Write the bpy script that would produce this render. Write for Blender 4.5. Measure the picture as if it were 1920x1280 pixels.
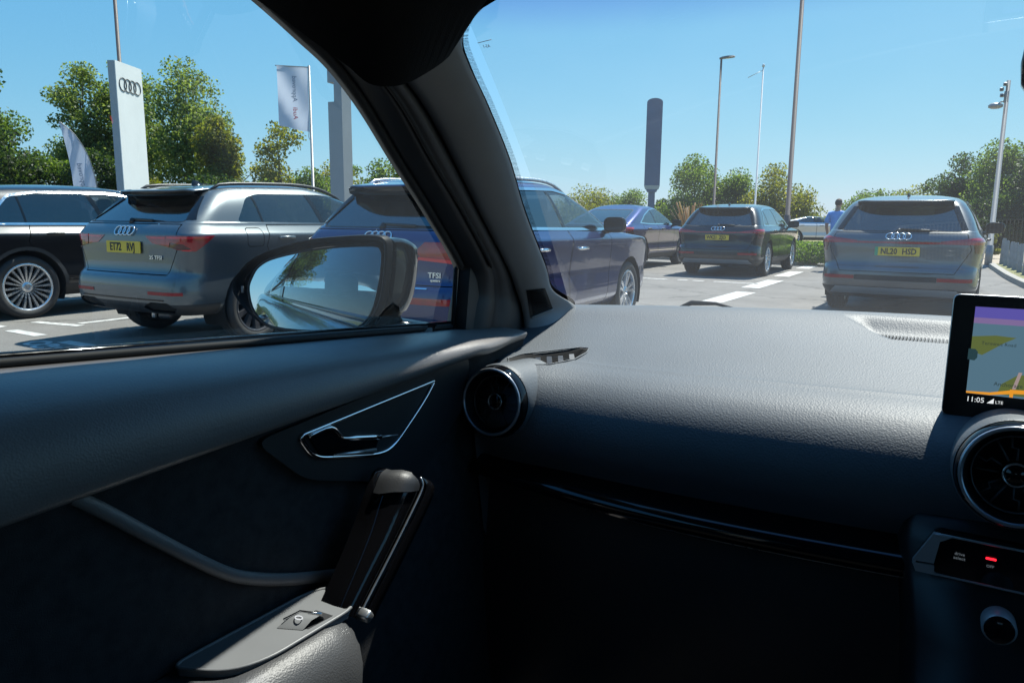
import bpy, bmesh, math, random
import numpy as np
from mathutils import Vector, Matrix

# ------------------------------------------------------------------ scene, camera, sky, sun, exposure
for o in list(bpy.data.objects): bpy.data.objects.remove(o, do_unlink=True)
SC = bpy.context.scene
COL = SC.collection
R = math.radians
EYE = 1.25                                   # camera height above the ground, metres
cam_d = bpy.data.cameras.new('camera'); cam = bpy.data.objects.new('camera', cam_d); COL.objects.link(cam)
cam_d.sensor_width = 36.0; cam_d.lens = 1390.0/1920.0*36.0
cam_d.clip_start = 0.02; cam_d.clip_end = 3000
yaw, pit, rol = R(-32.0), R(-9.45), R(0.5)
fw = Vector((math.sin(yaw)*math.cos(pit), math.cos(yaw)*math.cos(pit), math.sin(pit)))
rt = Vector((math.cos(yaw), -math.sin(yaw), 0)); up = rt.cross(fw)
cr = math.cos(rol)*rt + math.sin(rol)*up; cu = -math.sin(rol)*rt + math.cos(rol)*up
M = Matrix((cr, cu, -fw)).transposed().to_4x4(); M.translation = (0, 0, EYE)
cam.matrix_world = M
SC.camera = cam

SUN = Vector((0.095, 0.62, 1.0)).normalized()           # direction towards the sun
W = bpy.data.worlds.new('World'); SC.world = W; W.use_nodes = True
nt = W.node_tree; nt.nodes.clear()
sky = nt.nodes.new('ShaderNodeTexSky'); sky.sky_type = 'NISHITA'; sky.sun_disc = False
sky.sun_elevation = math.asin(SUN.z); sky.sun_rotation = math.atan2(SUN.x, SUN.y)
sky.air_density = 1.0; sky.dust_density = 0.15; sky.ozone_density = 3.2; sky.altitude = 50
bg = nt.nodes.new('ShaderNodeBackground'); bg.inputs[1].default_value = 0.1
wo = nt.nodes.new('ShaderNodeOutputWorld')
# camera-like response of the whole sky: each channel compressed the same way in every direction
SKY_K = 0.086
sp_ = nt.nodes.new('ShaderNodeSeparateColor'); cb_ = nt.nodes.new('ShaderNodeCombineColor'); nt.links.new(sky.outputs[0], sp_.inputs[0])
for k_, (co_, ga_) in enumerate(((.458, .89), (.481, .47), (.503, .10))):
    m0 = nt.nodes.new('ShaderNodeMath'); m0.operation = 'MULTIPLY'; m0.inputs[1].default_value = SKY_K; nt.links.new(sp_.outputs[k_], m0.inputs[0])
    m1 = nt.nodes.new('ShaderNodeMath'); m1.operation = 'POWER'; m1.inputs[1].default_value = ga_; nt.links.new(m0.outputs[0], m1.inputs[0])
    m2 = nt.nodes.new('ShaderNodeMath'); m2.operation = 'MULTIPLY'; m2.inputs[1].default_value = co_/0.1; nt.links.new(m1.outputs[0], m2.inputs[0]); nt.links.new(m2.outputs[0], cb_.inputs[k_])
nt.links.new(cb_.outputs[0], bg.inputs[0]); nt.links.new(bg.outputs[0], wo.inputs[0])
sd = bpy.data.lights.new('sun', 'SUN'); sd.energy = 4.8; sd.angle = R(0.53); sd.color = (1.0, 0.955, 0.89)
so = bpy.data.objects.new('sun', sd); COL.objects.link(so)
so.rotation_euler = SUN.to_track_quat('Z', 'Y').to_euler(); so.location = (20, 20, 40)
SC.view_settings.view_transform = 'Standard'; SC.view_settings.look = 'None'
SC.view_settings.exposure = 1.05; SC.view_settings.gamma = 1.0; SC.view_settings.use_curve_mapping = False
SC.render.engine = 'CYCLES'
SC.cycles.max_bounces = 6; SC.cycles.diffuse_bounces = 3; SC.cycles.glossy_bounces = 4; SC.cycles.transparent_max_bounces = 16
SC.cycles.sample_clamp_indirect = 6.0; SC.cycles.caustics_reflective = False; SC.cycles.caustics_refractive = False

# ------------------------------------------------------------------ materials
MATS = {}
def new_mat(name):
    m = bpy.data.materials.new(name); m.use_nodes = True
    m.node_tree.nodes.clear(); MATS[name] = m
    return m, m.node_tree
def N(t, typ, **kw):
    n = t.nodes.new(typ)
    for k, v in kw.items():
        if k.startswith('i_'):
            key = k[2:]
            key = int(key) if key.isdigit() else key.replace('_', ' ')
            n.inputs[key].default_value = v
        else: setattr(n, k, v)
    return n
def pbsdf(t, col, rough, metal=0.0, spec=0.5, coat=0.0, coat_r=0.03):
    b = N(t, 'ShaderNodeBsdfPrincipled')
    b.inputs['Base Color'].default_value = (*col, 1)
    b.inputs['Roughness'].default_value = rough; b.inputs['Metallic'].default_value = metal
    b.inputs['Specular IOR Level'].default_value = spec
    b.inputs['Coat Weight'].default_value = coat; b.inputs['Coat Roughness'].default_value = coat_r
    o = N(t, 'ShaderNodeOutputMaterial'); t.links.new(b.outputs[0], o.inputs[0])
    return b, o
def mat(name, col, rough=0.5, metal=0.0, spec=0.5, coat=0.0, var=0.0, vscale=8.0, bump=0.0, bscale=200.0,
        rvar=0.0, emit=None, estr=0.0, bdist=0.002, voronoi=False):
    m, t = new_mat(name)
    b, o = pbsdf(t, col, rough, metal, spec, coat)
    L = t.links.new
    tc = N(t, 'ShaderNodeTexCoord')
    if var > 0 or rvar > 0:
        nz = N(t, 'ShaderNodeTexNoise', i_Scale=vscale, i_Detail=6.0, i_Roughness=0.6)
        L(tc.outputs['Object'], nz.inputs['Vector'])
    if var > 0:
        mr = N(t, 'ShaderNodeMapRange', i_From_Min=0.25, i_From_Max=0.75, i_To_Min=1-var, i_To_Max=1+var)
        L(nz.outputs[0], mr.inputs[0])
        vm = N(t, 'ShaderNodeVectorMath', operation='SCALE'); vm.inputs[0].default_value = col
        L(mr.outputs[0], vm.inputs['Scale']); L(vm.outputs[0], b.inputs['Base Color'])
    if rvar > 0:
        mr2 = N(t, 'ShaderNodeMapRange', i_From_Min=0.3, i_From_Max=0.7, i_To_Min=max(rough-rvar, 0.02), i_To_Max=min(rough+rvar, 1))
        L(nz.outputs[0], mr2.inputs[0]); L(mr2.outputs[0], b.inputs['Roughness'])
    if bump > 0:
        bt = N(t, 'ShaderNodeTexVoronoi', i_Scale=bscale) if voronoi else N(t, 'ShaderNodeTexNoise', i_Scale=bscale, i_Detail=3.0)
        if voronoi: bt.feature = 'SMOOTH_F1'
        L(tc.outputs['Object'], bt.inputs['Vector'])
        bn = N(t, 'ShaderNodeBump', i_Strength=bump, i_Distance=bdist)
        L(bt.outputs[0], bn.inputs['Height']); L(bn.outputs[0], b.inputs['Normal'])
    if emit:
        b.inputs['Emission Color'].default_value = (*emit, 1); b.inputs['Emission Strength'].default_value = estr
    return m
def glass_mat(name, tint, refl=1.0, dust=0.0, band=None, rough=0.0, f0=0.075):
    """thin sheet of glass: clear or tinted transmission, Fresnel reflection, a little dust film"""
    m, t = new_mat(name); L = t.links.new
    tr = N(t, 'ShaderNodeBsdfTransparent'); tr.inputs[0].default_value = (*tint, 1)
    gl = N(t, 'ShaderNodeBsdfGlossy'); gl.inputs['Roughness'].default_value = rough
    gl.inputs['Color'].default_value = (refl, refl, refl, 1)
    # reflectance of both faces of the sheet, the same from either side (Schlick)
    ge = N(t, 'ShaderNodeNewGeometry'); dp = N(t, 'ShaderNodeVectorMath', operation='DOT_PRODUCT'); L(ge.outputs['Incoming'], dp.inputs[0]); L(ge.outputs['Normal'], dp.inputs[1])
    ab = N(t, 'ShaderNodeMath', operation='ABSOLUTE'); L(dp.outputs['Value'], ab.inputs[0])
    iv = N(t, 'ShaderNodeMath', operation='SUBTRACT', i_0=1.0); L(ab.outputs[0], iv.inputs[1])
    pw = N(t, 'ShaderNodeMath', operation='POWER', i_1=4.2); L(iv.outputs[0], pw.inputs[0])
    f2 = N(t, 'ShaderNodeMath', operation='MULTIPLY_ADD', i_1=0.92, i_2=f0, use_clamp=True); L(pw.outputs[0], f2.inputs[0])
    mx = N(t, 'ShaderNodeMixShader'); L(f2.outputs[0], mx.inputs[0]); L(tr.outputs[0], mx.inputs[1]); L(gl.outputs[0], mx.inputs[2])
    out = mx
    if band:
        tc = N(t, 'ShaderNodeTexCoord'); sp = N(t, 'ShaderNodeSeparateXYZ'); L(tc.outputs['Object'], sp.inputs[0])
        mr = N(t, 'ShaderNodeMapRange', i_From_Min=band[0], i_From_Max=band[1]); mr.interpolation_type = 'SMOOTHSTEP'
        L(sp.outputs[2], mr.inputs[0])
        mc = N(t, 'ShaderNodeMix', data_type='RGBA'); L(mr.outputs[0], mc.inputs[0])
        mc.inputs[6].default_value = (*tint, 1); mc.inputs[7].default_value = (*band[2], 1); L(mc.outputs[2], tr.inputs[0])
    if dust > 0:
        df = N(t, 'ShaderNodeBsdfTranslucent'); df.inputs[0].default_value = (0.8, 0.8, 0.8, 1)
        d2 = N(t, 'ShaderNodeBsdfDiffuse'); d2.inputs[0].default_value = (0.8, 0.8, 0.8, 1)
        da = N(t, 'ShaderNodeMixShader', i_0=0.35); L(df.outputs[0], da.inputs[1]); L(d2.outputs[0], da.inputs[2])
        tc2 = N(t, 'ShaderNodeTexCoord'); nz = N(t, 'ShaderNodeTexNoise', i_Scale=9.0, i_Detail=2.0, i_Roughness=0.6)
        L(tc2.outputs['Object'], nz.inputs['Vector'])
        mr = N(t, 'ShaderNodeMapRange', i_From_Min=0.3, i_From_Max=0.75, i_To_Min=dust*0.75, i_To_Max=dust*1.35); L(nz.outputs[0], mr.inputs[0])
        m2 = N(t, 'ShaderNodeMixShader'); L(mr.outputs[0], m2.inputs[0]); L(mx.outputs[0], m2.inputs[1]); L(da.outputs[0], m2.inputs[2]); out = m2
    o = N(t, 'ShaderNodeOutputMaterial'); L(out.outputs[0], o.inputs[0])
    return m
def paint_mat(name, col, metal=0.55, rough=0.32, flake=True):
    m, t = new_mat(name); L = t.links.new
    b, o = pbsdf(t, col, rough, metal, 0.5, 1.0, 0.025)
    tc = N(t, 'ShaderNodeTexCoord')
    nz = N(t, 'ShaderNodeTexNoise', i_Scale=5.0, i_Detail=5.0, i_Roughness=0.6); L(tc.outputs['Object'], nz.inputs['Vector'])
    mr = N(t, 'ShaderNodeMapRange', i_From_Min=0.3, i_From_Max=0.75, i_To_Min=0.015, i_To_Max=0.07); L(nz.outputs[0], mr.inputs[0])
    L(mr.outputs[0], b.inputs['Coat Roughness'])
    wv = N(t, 'ShaderNodeTexNoise', i_Scale=14.0, i_Detail=1.0); L(tc.outputs['Object'], wv.inputs['Vector'])
    bn = N(t, 'ShaderNodeBump', i_Strength=0.10, i_Distance=0.004); L(wv.outputs[0], bn.inputs['Height'])
    L(bn.outputs[0], b.inputs['Coat Normal'])
    return m
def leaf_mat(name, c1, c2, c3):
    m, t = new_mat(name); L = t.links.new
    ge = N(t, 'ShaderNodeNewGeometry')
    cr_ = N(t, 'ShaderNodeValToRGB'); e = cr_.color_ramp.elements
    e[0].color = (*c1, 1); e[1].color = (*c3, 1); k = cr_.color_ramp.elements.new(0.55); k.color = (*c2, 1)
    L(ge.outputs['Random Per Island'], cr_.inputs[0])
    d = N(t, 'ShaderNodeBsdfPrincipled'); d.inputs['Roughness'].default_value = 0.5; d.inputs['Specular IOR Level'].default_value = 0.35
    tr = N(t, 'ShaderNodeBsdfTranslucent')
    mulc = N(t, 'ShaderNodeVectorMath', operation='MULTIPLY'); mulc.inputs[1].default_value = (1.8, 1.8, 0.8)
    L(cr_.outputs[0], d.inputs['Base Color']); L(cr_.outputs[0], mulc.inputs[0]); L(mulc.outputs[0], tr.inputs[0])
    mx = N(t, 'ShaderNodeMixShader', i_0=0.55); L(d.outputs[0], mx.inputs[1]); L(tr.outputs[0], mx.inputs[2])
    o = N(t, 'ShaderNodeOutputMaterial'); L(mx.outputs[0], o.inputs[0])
    return m

# ------------------------------------------------------------------ mesh helpers
def link(name, bm, m, parent=None, smooth=True, free=True):
    me = bpy.data.meshes.new(name)
    bm.normal_update(); bm.to_mesh(me)
    if free: bm.free()
    if smooth and len(me.polygons): me.polygons.foreach_set('use_smooth', [True]*len(me.polygons))
    for mm in (m if isinstance(m, (list, tuple)) else [m]): me.materials.append(mm)
    o = bpy.data.objects.new(name, me); COL.objects.link(o)
    if parent is not None: o.parent = parent
    return o
def sharp(o, ang=35):
    me = o.data; bm = bmesh.new(); bm.from_mesh(me)
    for e in bm.edges:
        if len(e.link_faces) == 2 and e.calc_face_angle(0) > R(ang): e.smooth = False
    bm.to_mesh(me); bm.free(); return o
def islands(bm):
    seen = set(); out = []
    for f0 in bm.faces:
        if f0 in seen: continue
        st = [f0]; seen.add(f0); isl = []
        while st:
            f = st.pop(); isl.append(f)
            for v in f.verts:
                for g in v.link_faces:
                    if g not in seen: seen.add(g); st.append(g)
        out.append(isl)
    return out
def link_islands(name, bm, m, parent):
    for isl in islands(bm):
        if sum(f.calc_area() for f in isl) < 2e-4: continue
        nb = bmesh.new(); vm = {}
        for f in isl:
            vs = []
            for v in f.verts:
                if v not in vm: vm[v] = nb.verts.new(v.co)
                vs.append(vm[v])
            nb.faces.new(vs)
        link(name, nb, m, parent)
    bm.free()
def tag(o, label=None, cat=None, group=None, kind=None):
    if label: o['label'] = label
    if cat: o['category'] = cat
    if group: o['group'] = group
    if kind: o['kind'] = kind
    return o
def empty(name, loc=(0, 0, 0), rz=0.0):
    o = bpy.data.objects.new(name, None); o.empty_display_size = 0.2; o.location = loc; o.rotation_euler = (0, 0, rz)
    COL.objects.link(o); return o
def copy_tree(o, parent=None):
    c = o.copy(); COL.objects.link(c); c.parent = parent
    for ch in list(o.children): copy_tree(ch, c)
    return c
def box(bm, c, s, rot=None, bevel=0.0, seg=2):
    g = bmesh.ops.create_cube(bm, size=1.0)['verts']
    mt = Matrix.Translation(c) @ (rot.to_4x4() if rot is not None else Matrix()) @ Matrix.Diagonal((*s, 1))
    bmesh.ops.transform(bm, matrix=mt, verts=g)
    if bevel > 0:
        es = list({e for v in g for e in v.link_edges})
        bmesh.ops.bevel(bm, geom=es, offset=bevel, segments=seg, affect='EDGES', profile=0.5)
    return bm
def frame_of(d):
    d = Vector(d).normalized(); a = Vector((0, 0, 1)) if abs(d.z) < 0.95 else Vector((1, 0, 0))
    u = d.cross(a).normalized(); return u, u.cross(d).normalized()
def tube(bm, pts, r, n=10, closed=False, caps=True):
    pts = [Vector(p) for p in pts]; k = len(pts)
    rr = [float(q) for q in (r if isinstance(r, (list, tuple)) else [r]*k)]
    rings = []; u = None
    for i, p in enumerate(pts):
        if closed: d = pts[(i+1) % k] - pts[i-1]
        else: d = pts[min(i+1, k-1)] - pts[max(i-1, 0)]
        d.normalize()
        if u is None: u, _ = frame_of(d)
        u = (u - d*u.dot(d)).normalized(); v = d.cross(u)
        rings.append([bm.verts.new(p + rr[i]*(math.cos(2*math.pi*j/n)*u + math.sin(2*math.pi*j/n)*v)) for j in range(n)])
    for i in range(k if closed else k-1):
        a, b = rings[i], rings[(i+1) % k]
        for j in range(n): bm.faces.new((a[j], a[(j+1) % n], b[(j+1) % n], b[j]))
    if caps and not closed:
        bm.faces.new(rings[0][::-1]); bm.faces.new(rings[-1])
    return bm
def lathe(bm, prof, n=32, mtx=None, cap=False):
    """profile of (radius, height) spun about Z, then moved by mtx"""
    rings = []
    for r, h in prof:
        rings.append([bm.verts.new((r*math.cos(2*math.pi*j/n), r*math.sin(2*math.pi*j/n), h)) for j in range(n)])
    for a, b in zip(rings[:-1], rings[1:]):
        for j in range(n): bm.faces.new((a[j], a[(j+1) % n], b[(j+1) % n], b[j]))
    if cap:
        bm.faces.new(rings[0][::-1]); bm.faces.new(rings[-1])
    if mtx is not None: bmesh.ops.transform(bm, matrix=mtx, verts=[v for r in rings for v in r])
    return bm
def grid(bm, rows, closed=False):
    vs = [[bm.verts.new(p) for p in r] for r in rows]
    for a, b in zip(vs[:-1], vs[1:]):
        k = len(a)
        for j in range(k if closed else k-1): bm.faces.new((a[j], a[(j+1) % k], b[(j+1) % k], b[j]))
    return vs
def prism(bm, poly, z0, z1, mtx=None):
    a = [bm.verts.new((x, y, z0)) for x, y in poly]; b = [bm.verts.new((x, y, z1)) for x, y in poly]; n = len(poly)
    bm.faces.new(a[::-1]); bm.faces.new(b)
    for i in range(n): bm.faces.new((a[i], a[(i+1) % n], b[(i+1) % n], b[i]))
    if mtx is not None: bmesh.ops.transform(bm, matrix=mtx, verts=a+b)
    return bm
def cr_interp(P, n):
    """Catmull-Rom through rows of P, n samples per interval"""
    P = np.array(P, float); out = []
    for i in range(len(P)-1):
        p0 = P[max(i-1, 0)]; p1 = P[i]; p2 = P[i+1]; p3 = P[min(i+2, len(P)-1)]
        for k in range(n):
            t = k/n
            out.append(0.5*((2*p1)+(-p0+p2)*t+(2*p0-5*p1+4*p2-p3)*t*t+(-p0+3*p1-3*p2+p3)*t**3))
    out.append(P[-1]); return np.array(out)
def round_poly(poly, r, n=4):
    out = []; k = len(poly); P = [Vector(p) for p in poly]
    for i in range(k):
        a, b, c = P[i-1], P[i], P[(i+1) % k]
        rr = r[i] if isinstance(r, (list, tuple)) else r
        d1 = (a-b); d2 = (c-b)
        q1 = b + d1.normalized()*min(rr, d1.length*0.48); q2 = b + d2.normalized()*min(rr, d2.length*0.48)
        for j in range(n+1):
            t = j/n; out.append(tuple((1-t)**2*q1 + 2*t*(1-t)*b + t*t*q2))
    return out
def ccw(poly):
    a = sum(p[0]*q[1]-q[0]*p[1] for p, q in zip(poly, poly[1:]+poly[:1]))
    return poly if a > 0 else poly[::-1]
def offset_poly(poly, d):
    """grow (d>0) or shrink a convex polygon"""
    P = ccw([tuple(p) for p in poly]); n = len(P); L = []
    for i in range(n):
        a = Vector(P[i]); b = Vector(P[(i+1) % n]); e = (b-a)
        if e.length < 1e-6: continue
        e.normalize(); nn = Vector((e.y, -e.x)); L.append((a+nn*d, e))
    out = []
    for i in range(len(L)):
        (p, e), (q, f) = L[i-1], L[i]
        den = e.x*f.y-e.y*f.x
        if abs(den) < 1e-4: out.append(tuple(q)); continue
        t = ((q.x-p.x)*f.y-(q.y-p.y)*f.x)/den; out.append(tuple(p+e*t))
    return out
def planes_of(poly, proj):
    P = ccw([tuple(p) for p in poly]); out = []
    for a, b in zip(P, P[1:]+P[:1]):
        e = Vector((b[0]-a[0], b[1]-a[1]))
        if e.length < 1e-5: continue
        nx, ny = e.y, -e.x
        if proj == 'side': out.append((Vector((0, a[0], a[1])), Vector((0, nx, ny)).normalized()))
        elif proj == 'rear': out.append((Vector((a[0], 0, a[1])), Vector((nx, 0, ny)).normalized()))
        else: out.append((Vector((a[0], a[1], 0)), Vector((nx, ny, 0)).normalized()))
    return out
def cut(bm, planes, cond, remove=True):
    """cut the convex region inside all planes out of bm; returns it as a new bmesh"""
    bm.normal_update()
    cand = []
    pl = [(no, co.dot(no)+.16) for co, no in planes]
    for f in bm.faces:
        c = f.verts[0].co
        for no, d in pl:
            if c.dot(no) > d: break
        else:
            if cond(f): cand.append(f)
    for co, no in planes:
        cand = [f for f in cand if f.is_valid]
        if not cand: break
        geom = list({*cand, *[e for f in cand for e in f.edges], *[v for f in cand for v in f.verts]})
        r = bmesh.ops.bisect_plane(bm, geom=geom, dist=1e-5, plane_co=co, plane_no=no)
        cand = [g for g in r['geom'] if isinstance(g, bmesh.types.BMFace)]
        cand = [f for f in cand if f.is_valid and (f.calc_center_median()-co).dot(no) < 1e-6]
    nb = bmesh.new(); vm = {}
    for f in cand:
        try: nb.faces.new([vm.setdefault(v, None) or vm.__setitem__(v, nb.verts.new(v.co)) or vm[v] for v in f.verts])
        except ValueError: pass
    if remove: bmesh.ops.delete(bm, geom=cand, context='FACES')
    nb.normal_update(); return nb
def push(bm, d):
    bm.normal_update()
    ns = [(v, v.normal.copy()) for v in bm.verts]
    for v, n in ns: v.co += n*d
    return bm
def thicken(bm, t):
    """give an open patch a thickness t inwards"""
    bm.normal_update()
    bmesh.ops.solidify(bm, geom=list(bm.faces), thickness=t); return bm
TEXTS = [(w_, .105, .0012, .0030) for w_ in ('ET72', 'RVJ', 'EJ21', 'TFX', 'EK71', 'ZHB', 'WK21', 'ZJO', 'NL20', 'HSD')] + [
         ('35 TFSI', .05, .003, .001), ('TFSI', .062, .003, .001), ('quattro', .028, .003, .001), ('drive\nselect', .0072, .0002, 0.0), ('OFF', .0055, .0002, 0.0), ('Terminus Road', .0047, .0001, 0.0),
         ('Anchorage', .0055, .0001, 0.0), ('11:05', .0072, .0001, 0.0), ('LTE', .0042, .0001, 0.0), ('AS-1', .006, .0001, 0.0), ('Approved', .36, .0, .004), ('Audi', .36, .0, .004)]
TM = {}
tos = []
for s_, size_, dep_, bold_ in TEXTS:
    cu_ = bpy.data.curves.new('txt', 'FONT'); cu_.body = s_; cu_.size = size_; cu_.align_x = 'CENTER'; cu_.align_y = 'CENTER'
    cu_.extrude = dep_; cu_.resolution_u = 2; cu_.offset = bold_
    ob = bpy.data.objects.new('txt', cu_); COL.objects.link(ob); tos.append((s_, size_, ob, cu_))
dg = bpy.context.evaluated_depsgraph_get()
for s_, size_, ob, cu_ in tos:
    TM[(s_, size_)] = bpy.data.meshes.new_from_object(ob.evaluated_get(dg))
for s_, size_, ob, cu_ in tos: bpy.data.objects.remove(ob, do_unlink=True); bpy.data.curves.remove(cu_)
def text_bm(s, size, mtx, depth=0.002, sx=1.0, align='CENTER', bold=0.0):
    bm = bmesh.new(); bm.from_mesh(TM[(s, size)])
    bmesh.ops.transform(bm, matrix=mtx @ Matrix.Diagonal((sx, 1, 1, 1)), verts=bm.verts); return bm
def axes_mtx(o, x, y, z):
    m = Matrix((Vector(x), Vector(y), Vector(z))).transposed().to_4x4(); m.translation = o; return m

# palette
def asphalt():
    m, t = new_mat('asphalt'); L = t.links.new; b, o = pbsdf(t, (.15, .145, .137), .88, spec=.35)
    tc = N(t, 'ShaderNodeTexCoord'); v = tc.outputs['Object']
    n1 = N(t, 'ShaderNodeTexNoise', i_Scale=.7, i_Detail=6.0, i_Roughness=.62); n2 = N(t, 'ShaderNodeTexNoise', i_Scale=85.0, i_Detail=2.0); n3 = N(t, 'ShaderNodeTexNoise', i_Scale=3.1, i_Detail=5.0, i_Roughness=.7)
    vo = N(t, 'ShaderNodeTexVoronoi', i_Scale=.35); vo.feature = 'DISTANCE_TO_EDGE'
    wp = N(t, 'ShaderNodeVectorMath', operation='MULTIPLY_ADD'); wp.inputs[1].default_value = (.9, .9, 0); L(n3.outputs[1], wp.inputs[0]); L(v, wp.inputs[2]); L(wp.outputs[0], vo.inputs['Vector'])
    for n_ in (n1, n2, n3): L(v, n_.inputs['Vector'])
    r1 = N(t, 'ShaderNodeMapRange', i_From_Min=.3, i_From_Max=.7, i_To_Min=.78, i_To_Max=1.18); L(n1.outputs[0], r1.inputs[0])
    r2 = N(t, 'ShaderNodeMapRange', i_From_Min=.25, i_From_Max=.75, i_To_Min=.62, i_To_Max=1.38); L(n2.outputs[0], r2.inputs[0])
    r3 = N(t, 'ShaderNodeMapRange', i_From_Min=.58, i_From_Max=.72, i_To_Min=1.0, i_To_Max=.72); L(n3.outputs[0], r3.inputs[0])
    r4 = N(t, 'ShaderNodeMapRange', i_From_Min=.0, i_From_Max=.02, i_To_Min=.55, i_To_Max=1.0); L(vo.outputs[0], r4.inputs[0])
    a = N(t, 'ShaderNodeMath', operation='MULTIPLY'); L(r1.outputs[0], a.inputs[0]); L(r2.outputs[0], a.inputs[1])
    c = N(t, 'ShaderNodeMath', operation='MULTIPLY'); L(r3.outputs[0], c.inputs[0]); L(r4.outputs[0], c.inputs[1])
    d = N(t, 'ShaderNodeMath', operation='MULTIPLY'); L(a.outputs[0], d.inputs[0]); L(c.outputs[0], d.inputs[1])
    vm = N(t, 'ShaderNodeVectorMath', operation='SCALE'); vm.inputs[0].default_value = (.166, .156, .144); L(d.outputs[0], vm.inputs['Scale']); L(vm.outputs[0], b.inputs['Base Color'])
    bn = N(t, 'ShaderNodeBump', i_Strength=.6, i_Distance=.006); L(n2.outputs[0], bn.inputs['Height']); L(bn.outputs[0], b.inputs['Normal'])
asphalt()
mat('line_paint', (0.43, 0.42, 0.40), 0.75, var=0.4, vscale=16, bump=0.3, bscale=160)
mat('kerb_stone', (0.29, 0.27, 0.235), 0.85, var=0.15, vscale=9)
mat('dry_grass', (0.20, 0.19, 0.075), 0.95, var=0.45, vscale=5, bump=0.8, bscale=60, bdist=0.03)
mat('gravel_path', (0.36, 0.29, 0.21), 0.95, var=0.3, vscale=14, bump=0.6, bscale=90, bdist=0.02)
mat('tyre', (0.022, 0.022, 0.023), 0.72, var=0.35, vscale=30, bump=0.3, bscale=120)
mat('alloy', (0.62, 0.63, 0.65), 0.28, metal=0.85, rvar=0.08, vscale=20)
mat('alloy_dark', (0.10, 0.10, 0.11), 0.35, metal=0.7)
mat('chrome', (0.78, 0.79, 0.80), 0.12, metal=1.0, rvar=0.06, vscale=30)
mat('satin_alu', (0.60, 0.61, 0.62), 0.3, metal=0.9, rvar=0.08, vscale=25)
mat('gloss_black', (0.006, 0.006, 0.007), 0.08, spec=0.5, rvar=0.05, vscale=25)
mat('trim_black', (0.012, 0.012, 0.013), 0.45, var=0.2, vscale=20)
mat('cladding', (0.022, 0.023, 0.025), 0.6, bump=0.2, bscale=300, var=0.2, vscale=12)
mat('silver_cladding', (0.34, 0.35, 0.36), 0.42, metal=0.6, rvar=0.1)
mat('void_black', (0.004, 0.004, 0.004), 0.9)
mat('seat_black', (0.012, 0.012, 0.013), 0.65)
mat('lamp_red', (0.33, 0.004, 0.010), 0.12, coat=1.0, var=0.3, vscale=14)
mat('lamp_bright', (0.75, 0.02, 0.03), 0.15, coat=1.0)
mat('lamp_dark', (0.07, 0.004, 0.008), 0.1, coat=1.0)
mat('reflector_red', (0.30, 0.01, 0.015), 0.3, var=0.3, vscale=40)
mat('plate_yellow', (0.72, 0.47, 0.03), 0.4, var=0.06, vscale=10)
mat('plate_green', (0.05, 0.33, 0.16), 0.4)
mat('ink_black', (0.01, 0.01, 0.011), 0.5)
mat('badge_silver', (0.72, 0.73, 0.75), 0.2, metal=0.9)
glass_mat('clear_glass', (0.86, 0.91, 0.89), 1.0)
glass_mat('cabin_glass', (0.55, 0.60, 0.59), 1.0)
glass_mat('privacy_glass', (0.09, 0.10, 0.11), 1.0, f0=.13)

# ------------------------------------------------------------------ ground and markings
def sheet(name, poly, z, m, kind='structure', thick=0.0):
    bm = bmesh.new()
    if thick: prism(bm, ccw(poly), z-thick, z)
    else: bm.faces.new([bm.verts.new((x, y, z)) for x, y in ccw(poly)])
    return tag(link(name, bm, m, smooth=False), kind=kind)
sheet('ground', [(-1500, -1500), (1500, -1500), (1500, 1500), (-1500, 1500)], -0.012, MATS['dry_grass'])
sheet('car_park_road', [(-30, -25), (6, -25), (6, 10), (1.6, 12.0), (0.95, 16.0), (0.45, 21.4), (0.2, 25.2), (-1.2, 26.2), (-3.6, 26.4), (-30, 27)], 0.0, MATS['asphalt'])
def mark(x0, y0, x1, y1, w, name='road_marking'):
    a = Vector((x0, y0)); b = Vector((x1, y1)); d = (b-a).normalized(); n = Vector((-d.y, d.x))*w/2
    sheet(name, [tuple(a+n), tuple(a-n), tuple(b-n), tuple(b+n)], 0.004, MATS['line_paint'])
for (a, b, c, d) in [(-3.42, 11.2, -3.40, 13.2), (-3.56, 14.05, -3.58, 16.2), (-3.74, 17.4, -3.78, 19.3), (-3.9, 20.6, -3.95, 22.2), (-3.3, 7.6, -3.34, 9.6)]:
    mark(a, b, c, d, 0.34)
for (a, b, c, d) in [(-6.15, 14.98, -5.5, 14.98), (-5.3, 15.02, -5.08, 15.02), (-4.98, 15.02, -4.74, 15.02), (-4.55, 15.06, -3.66, 15.06), (-9.0, 14.9, -8.2, 14.9)]:
    mark(a, b, c, d, 0.13)
# bay lines and the broken line behind the parked row
for x in (-11.35, -8.75, -5.1, -1.9, -14.6):
    if x != -1.9: mark(x, 4.55, x-0.15, 9.2, 0.12)
for x in (-9.45, -8.5, -7.3, -6.2, -5.1): mark(x-0.32, 3.78-(x+7)*0.05, x+0.32, 3.78-(x+7)*0.05, 0.13)
mark(-9.3, 4.32, -8.55, 4.46, 0.12)
mark(-6.85, 3.52, -5.9, 3.58, 0.14)
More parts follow.
